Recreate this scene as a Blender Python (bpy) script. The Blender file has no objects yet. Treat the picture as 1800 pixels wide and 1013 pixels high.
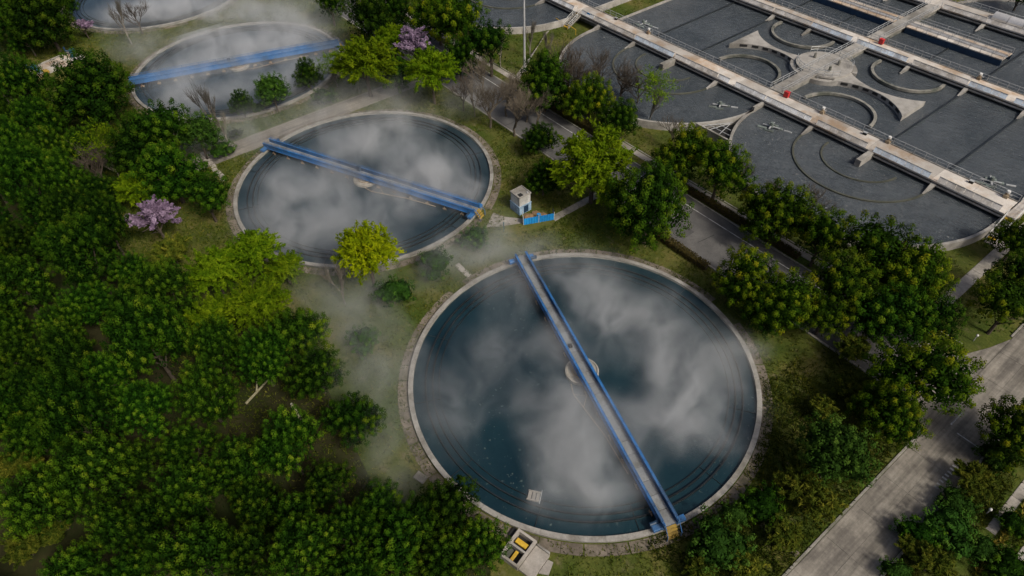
import bpy, math, random
import numpy as np
from mathutils import Matrix, Vector

# ------------------------------------------------------------------ camera, sky, sun, exposure
sc = bpy.context.scene
col = sc.collection
# plant grid: X runs along the row of round tanks, Y runs across it towards the long basins, metres
cam_d = bpy.data.cameras.new('camera')
cam_d.sensor_width = 36.0
cam_d.lens = 22.953
cam_d.clip_start = 0.5
cam_d.clip_end = 6000
cam = bpy.data.objects.new('camera', cam_d)
col.objects.link(cam)
cam.matrix_world = Matrix(((0.619121, -0.553789, 0.556783, 53.4016),
                           (0.785004, 0.455778, -0.419566, -96.5701),
                           (-0.021418, 0.696839, 0.716908, 61.377),
                           (0, 0, 0, 1)))
sc.camera = cam

SUN_EL = math.radians(46)
SUN_ROT = math.radians(84)
world = bpy.data.worlds.new('World')
sc.world = world
world.use_nodes = True
wn = world.node_tree.nodes
sky = wn.new('ShaderNodeTexSky')
sky.sky_type = 'NISHITA'
sky.sun_disc = False
sky.sun_elevation = SUN_EL
sky.sun_rotation = SUN_ROT
sky.air_density = 0.7
sky.dust_density = 6.0
sky.ozone_density = 1.0
wn['Background'].inputs['Strength'].default_value = 0.076
world.node_tree.links.new(sky.outputs['Color'], wn['Background'].inputs['Color'])

sun_d = bpy.data.lights.new('sun', 'SUN')
sun_d.energy = 1.9
sun_d.angle = math.radians(9)
sun_d.color = (1.0, 0.93, 0.82)
sun = bpy.data.objects.new('sun', sun_d)
col.objects.link(sun)
sdir = Vector((math.sin(SUN_ROT) * math.cos(SUN_EL), math.cos(SUN_ROT) * math.cos(SUN_EL), math.sin(SUN_EL)))
sun.rotation_euler = sdir.to_track_quat('Z', 'Y').to_euler()
sun.location = (0, 0, 150)

sc.view_settings.view_transform = 'Standard'
sc.view_settings.look = 'None'
sc.view_settings.gamma = 1.0
sc.view_settings.use_curve_mapping = False
sc.view_settings.exposure = 0.62
sc.cycles.volume_bounces = 1
sc.cycles.max_bounces = 6
sc.cycles.transparent_max_bounces = 8
sc.cycles.volume_max_steps = 256

# ------------------------------------------------------------------ helpers
rnd = random.Random(11)
nrng = np.random.default_rng(5)


def tag(o, label=None, cat=None, group=None, kind=None):
    if label: o['label'] = label
    if cat: o['category'] = cat
    if group: o['group'] = group
    if kind: o['kind'] = kind
    return o


def empty(name, loc=(0, 0, 0), rz=0.0, label=None, cat=None, group=None):
    o = bpy.data.objects.new(name, None)
    o.empty_display_size = 0.3
    col.objects.link(o)
    o.location = loc
    o.rotation_euler = (0, 0, rz)
    return tag(o, label, cat, group)


def link(name, me, parent=None, loc=(0, 0, 0), rz=0.0):
    o = bpy.data.objects.new(name, me)
    col.objects.link(o)
    o.location = loc
    o.rotation_euler = (0, 0, rz)
    if parent is not None: o.parent = parent
    return o


class MB:
    def __init__(s): s.v = []; s.f = []

    def add(s, vs, fs):
        b = len(s.v)
        s.v += [tuple(v) for v in vs]
        s.f += [tuple(i + b for i in f) for f in fs]
        return s

    def box(s, x0, x1, y0, y1, z0, z1, bev=0.0):
        if bev <= 0:
            vs = [(x, y, z) for z in (z0, z1) for (x, y) in ((x0, y0), (x1, y0), (x1, y1), (x0, y1))]
            return s.add(vs, [(3, 2, 1, 0), (4, 5, 6, 7), (0, 1, 5, 4), (1, 2, 6, 5), (2, 3, 7, 6), (3, 0, 4, 7)])
        b = bev
        vs = [(x, y, z0) for (x, y) in ((x0, y0), (x1, y0), (x1, y1), (x0, y1))]
        vs += [(x, y, z1 - b) for (x, y) in ((x0, y0), (x1, y0), (x1, y1), (x0, y1))]
        vs += [(x, y, z1) for (x, y) in ((x0 + b, y0 + b), (x1 - b, y0 + b), (x1 - b, y1 - b), (x0 + b, y1 - b))]
        fs = [(3, 2, 1, 0), (8, 9, 10, 11)]
        for k in (0, 4):
            for i in range(4):
                j = (i + 1) % 4
                fs.append((k + i, k + j, k + 4 + j, k + 4 + i))
        return s.add(vs, fs)

    def prism(s, pts, z0, z1):
        n = len(pts)
        vs = [(p[0], p[1], z0) for p in pts] + [(p[0], p[1], z1) for p in pts]
        fs = [tuple(range(n - 1, -1, -1)), tuple(range(n, 2 * n))]
        fs += [(i, (i + 1) % n, n + (i + 1) % n, n + i) for i in range(n)]
        return s.add(vs, fs)

    def arc(s, cx, cy, r0, r1, z0, z1, a0, a1, n):
        vs = []
        for i in range(n + 1):
            a = math.radians(a0 + (a1 - a0) * i / n)
            c, d = math.cos(a), math.sin(a)
            vs += [(cx + r0 * c, cy + r0 * d, z0), (cx + r1 * c, cy + r1 * d, z0), (cx + r1 * c, cy + r1 * d, z1), (cx + r0 * c, cy + r0 * d, z1)]
        fs = []
        for i in range(n):
            k = 4 * i
            for j in range(4):
                l = (j + 1) % 4
                fs.append((k + j, k + l, k + 4 + l, k + 4 + j))
        fs += [(3, 2, 1, 0), (4 * n, 4 * n + 1, 4 * n + 2, 4 * n + 3)]
        return s.add(vs, fs)

    def lathe(s, prof, n=96, cx=0, cy=0, close=False):
        m = len(prof)
        vs = []
        for i in range(n):
            a = 2 * math.pi * i / n
            vs += [(cx + r * math.cos(a), cy + r * math.sin(a), z) for r, z in prof]
        fs = []
        for i in range(n):
            k, l = i * m, ((i + 1) % n) * m
            for j in range(m if close else m - 1):
                jj = (j + 1) % m
                fs.append((k + j, l + j, l + jj, k + jj))
        return s.add(vs, fs)

    def tube(s, pts, rad, n=6):
        P = [Vector(p) for p in pts]
        if not isinstance(rad, (list, tuple)): rad = [rad] * len(P)
        vs = []
        for i, p in enumerate(P):
            d = (P[min(i + 1, len(P) - 1)] - P[max(i - 1, 0)]).normalized()
            a = d.orthogonal().normalized()
            b = d.cross(a)
            for k in range(n):
                t = 2 * math.pi * k / n
                vs.append(p + (a * math.cos(t) + b * math.sin(t)) * rad[i])
        fs = []
        for i in range(len(P) - 1):
            for k in range(n):
                l = (k + 1) % n
                fs.append((i * n + k, i * n + l, (i + 1) * n + l, (i + 1) * n + k))
        fs += [tuple(range(n - 1, -1, -1)), tuple((len(P) - 1) * n + k for k in range(n))]
        return s.add(vs, fs)

    def mesh(s, name, m, smooth=False):
        me = bpy.data.meshes.new(name)
        me.from_pydata(s.v, [], s.f)
        if smooth: me.polygons.foreach_set('use_smooth', [True] * len(me.polygons))
        if m: me.materials.append(m)
        me.update()
        return me

    def build(s, name, m, parent=None, loc=(0, 0, 0), rz=0.0, smooth=False, kind=None):
        o = link(name, s.mesh(name, m, smooth), parent, loc, rz)
        if kind: o['kind'] = kind
        return o


# ------------------------------------------------------------------ materials
def nmat(name):
    m = bpy.data.materials.new(name)
    m.use_nodes = True
    nt = m.node_tree
    return m, nt, nt.nodes, nt.nodes['Principled BSDF']


def noise(nt, scale, detail=4, rough=.55, vec=None):
    n = nt.nodes.new('ShaderNodeTexNoise')
    n.inputs['Scale'].default_value = scale
    n.inputs['Detail'].default_value = detail
    n.inputs['Roughness'].default_value = rough
    if vec is None:
        g = nt.nodes.new('ShaderNodeNewGeometry')
        vec = g.outputs['Position']
    nt.links.new(vec, n.inputs['Vector'])
    return n.outputs['Fac']


def ramp(nt, fac, stops):
    r = nt.nodes.new('ShaderNodeValToRGB')
    e = r.color_ramp.elements
    while len(e) < len(stops): e.new(0.5)
    for i, (p, c) in enumerate(stops):
        e[i].position = p
        e[i].color = (c[0], c[1], c[2], 1) if isinstance(c, (tuple, list)) else (c, c, c, 1)
    nt.links.new(fac, r.inputs['Fac'])
    return r.outputs['Color']


def mixc(nt, fac, a, b, mode='MIX'):
    m = nt.nodes.new('ShaderNodeMix')
    m.data_type = 'RGBA'
    m.blend_type = mode
    for sock, v in ((m.inputs[0], fac), (m.inputs[6], a), (m.inputs[7], b)):
        if isinstance(v, (int, float)): sock.default_value = v
        elif isinstance(v, tuple): sock.default_value = (v[0], v[1], v[2], 1)
        else: nt.links.new(v, sock)
    return m.outputs[2]


def objrand(nt, lo, hi):
    oi = nt.nodes.new('ShaderNodeObjectInfo')
    mr = nt.nodes.new('ShaderNodeMapRange')
    mr.inputs['To Min'].default_value = lo
    mr.inputs['To Max'].default_value = hi
    nt.links.new(oi.outputs['Random'], mr.inputs['Value'])
    return mr.outputs['Result']


def bump(nt, p, h, strength, dist):
    b = nt.nodes.new('ShaderNodeBump')
    b.inputs['Strength'].default_value = strength
    b.inputs['Distance'].default_value = dist
    nt.links.new(h, b.inputs['Height'])
    nt.links.new(b.outputs['Normal'], p.inputs['Normal'])


def stone(name, c1, c2, c3=None, scale=.6, rough=.85, rand=.12, fine=6.0, spec=.3, metal=0.0, big=.12, bmp=.3, streak=0):
    """concrete, paint, paving: two tones at one scale, blotches of a third, fine grain, each object a little lighter or darker"""
    m, nt, N, p = nmat(name)
    c = ramp(nt, noise(nt, scale, 6, .6), [(.32, c1), (.68, c2)])
    if c3:
        f = ramp(nt, noise(nt, big, 6, .7), [(.47, 0.0), (.62, 1.0)])
        c = mixc(nt, f, c, c3)
    g = ramp(nt, noise(nt, fine, 3, .6), [(.3, .86), (.7, 1.1)])
    c = mixc(nt, 1.0, c, g, 'MULTIPLY')
    if streak:
        gg = nt.nodes.new('ShaderNodeNewGeometry'); mp = nt.nodes.new('ShaderNodeMapping')
        mp.inputs['Scale'].default_value = (1.0, .06, 1.0)
        nt.links.new(gg.outputs['Position'], mp.inputs['Vector'])
        sv = ramp(nt, noise(nt, streak, 5, .65, mp.outputs['Vector']), [(.35, .62), (.65, 1.15)])
        c = mixc(nt, 1.0, c, sv, 'MULTIPLY')
    if rand:
        v = nt.nodes.new('ShaderNodeCombineColor')
        r = objrand(nt, 1 - rand, 1 + rand)
        for k in range(3): nt.links.new(r, v.inputs[k])
        c = mixc(nt, 1.0, c, v.outputs[0], 'MULTIPLY')
    nt.links.new(c, p.inputs['Base Color'])
    p.inputs['Roughness'].default_value = rough
    p.inputs['Specular IOR Level'].default_value = spec
    p.inputs['Metallic'].default_value = metal
    if bmp: bump(nt, p, noise(nt, fine, 4), bmp, .02)
    return m


def water(name, c1, c2, specks=None, scale=.15, wave=1.2, wstr=.15, stretch=(1, 1, 1), rough=.12, dist=.25, flow=False):
    m, nt, N, p = nmat(name)
    g = nt.nodes.new('ShaderNodeNewGeometry')

    def mapped(sc3, rot=0.0):
        mp = nt.nodes.new('ShaderNodeMapping')
        mp.inputs['Scale'].default_value = sc3
        mp.inputs['Rotation'].default_value = (0, 0, rot)
        nt.links.new(g.outputs['Position'], mp.inputs['Vector'])
        return mp.outputs['Vector']
    c = ramp(nt, noise(nt, scale, 6, .65), [(.35, c1), (.65, c2)])
    if specks:
        f = ramp(nt, noise(nt, 2.6, 2, .5), [(.66, 0.0), (.73, .8)])
        f2 = ramp(nt, noise(nt, .07, 3, .5), [(.40, 0.0), (.6, 1.0)])
        c = mixc(nt, mixc(nt, 1.0, f, f2, 'MULTIPLY'), c, specks)
    if flow:
        f = ramp(nt, noise(nt, .5, 7, .75, mapped((1.0, .28, 1.0), .15)), [(.54, 0.0), (.78, .2)])
        c = mixc(nt, f, c, (.13, .135, .125))
        f = ramp(nt, noise(nt, .9, 5, .7, mapped((.8, .5, 1.0), -.5)), [(.3, .88), (.7, 1.12)])
        c = mixc(nt, 1.0, c, f, 'MULTIPLY')
    nt.links.new(c, p.inputs['Base Color'])
    p.inputs['Roughness'].default_value = rough
    p.inputs['IOR'].default_value = 1.333
    bump(nt, p, noise(nt, wave, 5, .65, mapped(stretch, .2)), wstr, dist)
    return m


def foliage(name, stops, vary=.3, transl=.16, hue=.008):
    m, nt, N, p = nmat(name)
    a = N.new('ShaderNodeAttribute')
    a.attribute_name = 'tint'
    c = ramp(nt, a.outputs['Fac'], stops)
    hs = N.new('ShaderNodeHueSaturation')
    nt.links.new(objrand(nt, 1 - vary, 1 + vary), hs.inputs['Value'])
    hs.inputs['Hue'].default_value = .5
    oi = N.new('ShaderNodeObjectInfo')
    ma = N.new('ShaderNodeMath'); ma.operation = 'MULTIPLY'; ma.inputs[1].default_value = 7.31
    mf = N.new('ShaderNodeMath'); mf.operation = 'FRACT'
    mr = N.new('ShaderNodeMapRange'); mr.inputs['To Min'].default_value = .5 - hue; mr.inputs['To Max'].default_value = .5 + hue
    nt.links.new(oi.outputs['Random'], ma.inputs[0]); nt.links.new(ma.outputs[0], mf.inputs[0])
    nt.links.new(mf.outputs[0], mr.inputs['Value']); nt.links.new(mr.outputs['Result'], hs.inputs['Hue'])
    nt.links.new(c, hs.inputs['Color'])
    nt.links.new(hs.outputs['Color'], p.inputs['Base Color'])
    p.inputs['Roughness'].default_value = .8
    p.inputs['Specular IOR Level'].default_value = .04
    t = N.new('ShaderNodeBsdfTranslucent')
    nt.links.new(hs.outputs['Color'], t.inputs['Color'])
    mx = N.new('ShaderNodeMixShader')
    mx.inputs[0].default_value = transl
    nt.links.new(p.outputs[0], mx.inputs[1]); nt.links.new(t.outputs[0], mx.inputs[2])
    nt.links.new(mx.outputs[0], N['Material Output'].inputs['Surface'])
    return m


M = {}
M['concrete'] = stone('concrete', (.23, .22, .20), (.34, .325, .295), (.14, .132, .115), .5)
M['old_concrete'] = stone('old concrete', (.13, .13, .115), (.23, .22, .19), (.07, .075, .06), .7, big=.3)
M['coping'] = stone('coping concrete', (.20, .19, .17), (.285, .275, .25), (.145, .135, .115), .8, rand=.06, big=.35)
M['algae'] = stone('algae dark concrete', (.045, .048, .036), (.095, .095, .072), (.03, .035, .025), .8, rand=.1, big=.4)
M['wet_concrete'] = stone('wet dark concrete', (.010, .013, .015), (.022, .027, .03), (.008, .011, .012), .6, rough=.45)
M['deck'] = stone('walkway slab concrete', (.34, .315, .28), (.50, .47, .425), (.32, .235, .16), .35, rand=.25, big=.14)
M['panel_white'] = stone('white board paint', (.76, .76, .74), (.88, .88, .86), (.58, .56, .52), 1.5, rough=.5, rand=.15, big=.5)
M['panel_blue'] = stone('pale blue board paint', (.58, .68, .77), (.72, .79, .84), (.52, .52, .52), 1.5, rough=.5, rand=.2, big=.5)
M['panel_beige'] = stone('weathered beige board', (.60, .56, .50), (.74, .70, .64), (.44, .40, .34), 1.2, rough=.6, rand=.2, big=.5)
M['paving'] = stone('brown paving stone', (.10, .084, .063), (.18, .152, .12), (.075, .068, .042), .9, rand=.2, big=.5)
M['path'] = stone('pale path concrete', (.22, .20, .175), (.32, .30, .265), (.15, .14, .11), .6, rand=.12)
M['road_slab'] = stone('worn road concrete', (.165, .15, .125), (.235, .217, .183), (.115, .105, .09), .25, rand=.09, big=.16, fine=3.0, streak=1.6)
M['asphalt'] = stone('old asphalt', (.080, .079, .077), (.115, .112, .107), (.06, .06, .058), .3, rand=.0, fine=5.0)
M['old_patch'] = stone('asphalt patch', (.055, .055, .055), (.08, .079, .077), None, .5, rand=.15, fine=5.0)
M['kerb'] = stone('kerb stone', (.19, .18, .155), (.29, .275, .24), (.12, .12, .09), 1.0, rand=.15)
M['paint_white'] = stone('worn white road paint', (.34, .34, .33), (.55, .55, .53), (.2, .2, .19), 2.5, rand=.1, big=1.0)
M['blue'] = stone('blue bridge paint', (.014, .11, .31), (.024, .155, .39), (.04, .08, .15), .8, rough=.45, rand=.0, spec=.4, bmp=.05)
M['blue_dark'] = stone('dark blue steel', (.010, .028, .06), (.018, .045, .085), None, 1., rough=.5, rand=.1, bmp=.05)
M['blue_sheet'] = stone('bright blue sheet', (.01, .20, .50), (.02, .27, .60), (.01, .16, .40), 1.0, rough=.5, rand=.05, bmp=.05)
M['grating'] = stone('grey deck plate', (.15, .16, .168), (.22, .228, .23), (.11, .11, .10), 1.2, rough=.6, rand=.14, big=.6)
M['yellow'] = stone('yellow safety paint', (.42, .26, .02), (.52, .34, .035), (.22, .15, .04), 2.0, rough=.6, rand=.1)
M['steel'] = stone('galvanised rail', (.30, .31, .31), (.42, .43, .43), None, 1.0, rough=.45, rand=.1, metal=.2, bmp=0)
M['silver'] = stone('bright duct metal', (.55, .54, .52), (.66, .65, .63), None, .6, rough=.4, rand=.06, metal=.5, bmp=.05)
M['rust'] = stone('rusty tan steel', (.22, .17, .11), (.32, .26, .18), (.16, .09, .05), 2.0, rand=.2)
M['beige'] = stone('beige well concrete', (.24, .22, .185), (.33, .305, .26), (.16, .145, .115), .8, rand=.0, big=.6)
M['red'] = stone('red box paint', (.36, .02, .02), (.45, .03, .03), None, 2.0, rough=.5, rand=.1, bmp=0)
M['white'] = stone('white cap paint', (.45, .45, .43), (.58, .58, .56), None, 2.0, rough=.5, rand=.1, bmp=0)
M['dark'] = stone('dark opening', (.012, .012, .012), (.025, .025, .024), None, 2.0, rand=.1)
M['green_float'] = stone('weathered green float', (.10, .125, .115), (.17, .20, .185), (.07, .08, .07), 2.0, rand=.2, big=.8)
M['bark'] = stone('bark', (.035, .028, .02), (.075, .06, .045), None, 3.0, rand=.25)
M['bark_grey'] = stone('grey bark', (.09, .08, .065), (.16, .145, .12), None, 3.0, rand=.3)
M['bark_brown'] = stone('brown twigs', (.058, .047, .033), (.105, .088, .064), None, 3.0, rand=.3)
M['wood'] = stone('bleached log', (.20, .19, .11), (.30, .28, .18), None, 3.0, rand=.2)
M['brown'] = stone('brown tarpaulin and soil', (.16, .10, .05), (.26, .17, .09), None, 1.5, rand=.2)
M['litter_and_shade'] = stone('leaf litter', (.018, .018, .008), (.035, .034, .014), (.02, .028, .008), .8, rand=0, rough=.95, spec=.05, bmp=.8)  # leaf litter, coloured darker to include the shade under the crowns
M['hut_grey'] = stone('hut upper concrete', (.40, .40, .38), (.50, .50, .48), (.30, .30, .28), .9, rand=.0, big=.5)
M['hut_blue'] = stone('hut lower pale blue', (.20, .31, .42), (.27, .39, .50), (.16, .22, .28), .9, rand=.0, big=.5)
M['pump_green'] = stone('dark teal pump paint', (.015, .06, .08), (.025, .09, .11), None, 1.5, rough=.4, rand=.1, bmp=0)
M['clear_water'] = water('tank water near', (.005, .017, .025), (.009, .027, .035), (.10, .13, .12), .09, .7, .3, rough=.08)
M['tank_water'] = water('tank water', (.014, .026, .034), (.026, .042, .050), None, .1, .7, .3, rough=.1)
M['basin_water'] = water('basin water', (.044, .054, .062), (.072, .083, .092), (.16, .16, .15), .10, .75, .9, (1.0, 2.6, 1.0), rough=.11, dist=.6, flow=True)

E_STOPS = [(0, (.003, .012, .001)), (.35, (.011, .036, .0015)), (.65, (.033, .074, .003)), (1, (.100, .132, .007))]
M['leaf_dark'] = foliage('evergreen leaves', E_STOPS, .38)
M['leaf_gold'] = foliage('evergreen leaves with golden tips', [(0, (.005, .016, .001)), (.35, (.022, .052, .0015)), (.65, (.066, .098, .003)), (1, (.18, .165, .006))], .2)
M['leaf_mid'] = foliage('mid green leaves', [(0, (.010, .030, .004)), (.5, (.030, .075, .008)), (1, (.085, .14, .018))], .2)
M['leaf_yellow'] = foliage('young yellow-green leaves', [(0, (.030, .075, .002)), (.5, (.095, .165, .004)), (1, (.20, .275, .008))], .22, .4)
M['leaf_lime'] = foliage('lime yellow leaves', [(0, (.070, .120, .002)), (.5, (.18, .25, .003)), (1, (.32, .37, .006))], .05, .4)
M['leaf_olive'] = foliage('olive shrub leaves', [(0, (.018, .034, .004)), (.5, (.058, .080, .008)), (1, (.145, .145, .016))], .3, .3)
M['blossom'] = foliage('pink blossom', [(0, (.085, .06, .095)), (.5, (.22, .155, .235)), (1, (.37, .28, .38))], .12, .3, .01)
M['leaf_hedge'] = foliage('brown-green hedge leaves', [(0, (.03, .035, .010)), (.5, (.07, .055, .015)), (1, (.12, .10, .03))], .2)
M['grass_blade'] = foliage('grass blades', [(0, (.032, .055, .006)), (.5, (.075, .098, .010)), (1, (.16, .15, .03))], .0, .3, 0)
M['gold_grass'] = foliage('golden ornamental grass', [(0, (.16, .13, .015)), (.5, (.36, .28, .04)), (1, (.52, .44, .12))], .1, .4, 0)


def ground_mat():
    m, nt, N, p = nmat('lawn soil and turf')
    c = ramp(nt, noise(nt, .22, 7, .65), [(.30, (.034, .050, .009)), (.5, (.070, .082, .016)), (.70, (.135, .112, .038))])
    f = ramp(nt, noise(nt, .045, 5, .6), [(.45, 0.0), (.6, .75)])
    c = mixc(nt, f, c, (.038, .066, .008))
    f = ramp(nt, noise(nt, .6, 5, .7), [(.56, 0.0), (.7, .6)])
    c = mixc(nt, f, c, (.15, .125, .07))
    g = ramp(nt, noise(nt, 3.5, 4, .7), [(.25, .6), (.75, 1.3)])
    c = mixc(nt, 1.0, c, g, 'MULTIPLY')
    nt.links.new(c, p.inputs['Base Color'])
    p.inputs['Roughness'].default_value = .95
    p.inputs['Specular IOR Level'].default_value = .1
    bump(nt, p, noise(nt, 2.5, 6, .7), .9, .12)
    return m


M['ground'] = ground_mat()

# surveyed positions: x, y, crown radius (m), kind, label, group
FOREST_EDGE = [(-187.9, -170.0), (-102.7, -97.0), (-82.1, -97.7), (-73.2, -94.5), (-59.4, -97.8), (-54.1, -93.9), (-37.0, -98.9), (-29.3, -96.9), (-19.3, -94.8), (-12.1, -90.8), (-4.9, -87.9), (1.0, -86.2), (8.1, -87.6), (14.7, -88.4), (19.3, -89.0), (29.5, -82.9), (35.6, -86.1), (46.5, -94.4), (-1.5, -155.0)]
OUTER = [(-31.73, -128.32, 3.31), (-20.56, -124.36, 2.93), (-8.95, -132.05, 3.01), (3.1, -129.98, 3.14), (-31.84, -119.45, 3.64), (-22.88, -129.45, 3.75), (-10.83, -125.73, 3.47), (-13.85, -131.06, 3.39), (-118.81, -122.1, 4.61), (2.52, -124.94, 3.09), (-94.11, -111.78, 3.56), (-57.61, -120.32, 3.69), (-53.15, -124.69, 3.73), (-80.29, -117.04, 4.3), (-41.06, -119.36, 3.18), (-84.89, -129.62, 3.74), (-40.71, -123.54, 3.78), (-116.47, -128.67, 4.32), (-74.44, -124.51, 4.15), (-98.06, -125.19, 4.01), (-64.96, -128.16, 4.04), (-2.16, -123.91, 3.4), (-10.58, -120.83, 3.75), (-47.39, -130.04, 3.48), (-108.48, -111.4, 4.46), (-104.12, -120.74, 4.05), (-64.98, -115.68, 3.41), (-26.25, -123.48, 3.58), (-86.51, -122.69, 3.33), (-44.33, -115.92, 3.29), (-131.92, -127.43, 4.2), (-81.56, -110.62, 3.66), (-117.87, -106.52, 3.83), (-2.02, -128.58, 3.53), (-40.05, -130.98, 3.42), (-58.89, -131.05, 3.09), (-99.56, -116.35, 3.55), (-123.53, -116.28, 3.62), (-71.79, -119.71, 3.22), (-53.61, -115.1, 3.35), (8.95, -122.46, 3.32), (-24.64, -119.38, 3.08), (-8.23, -128.38, 2.93)]
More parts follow.
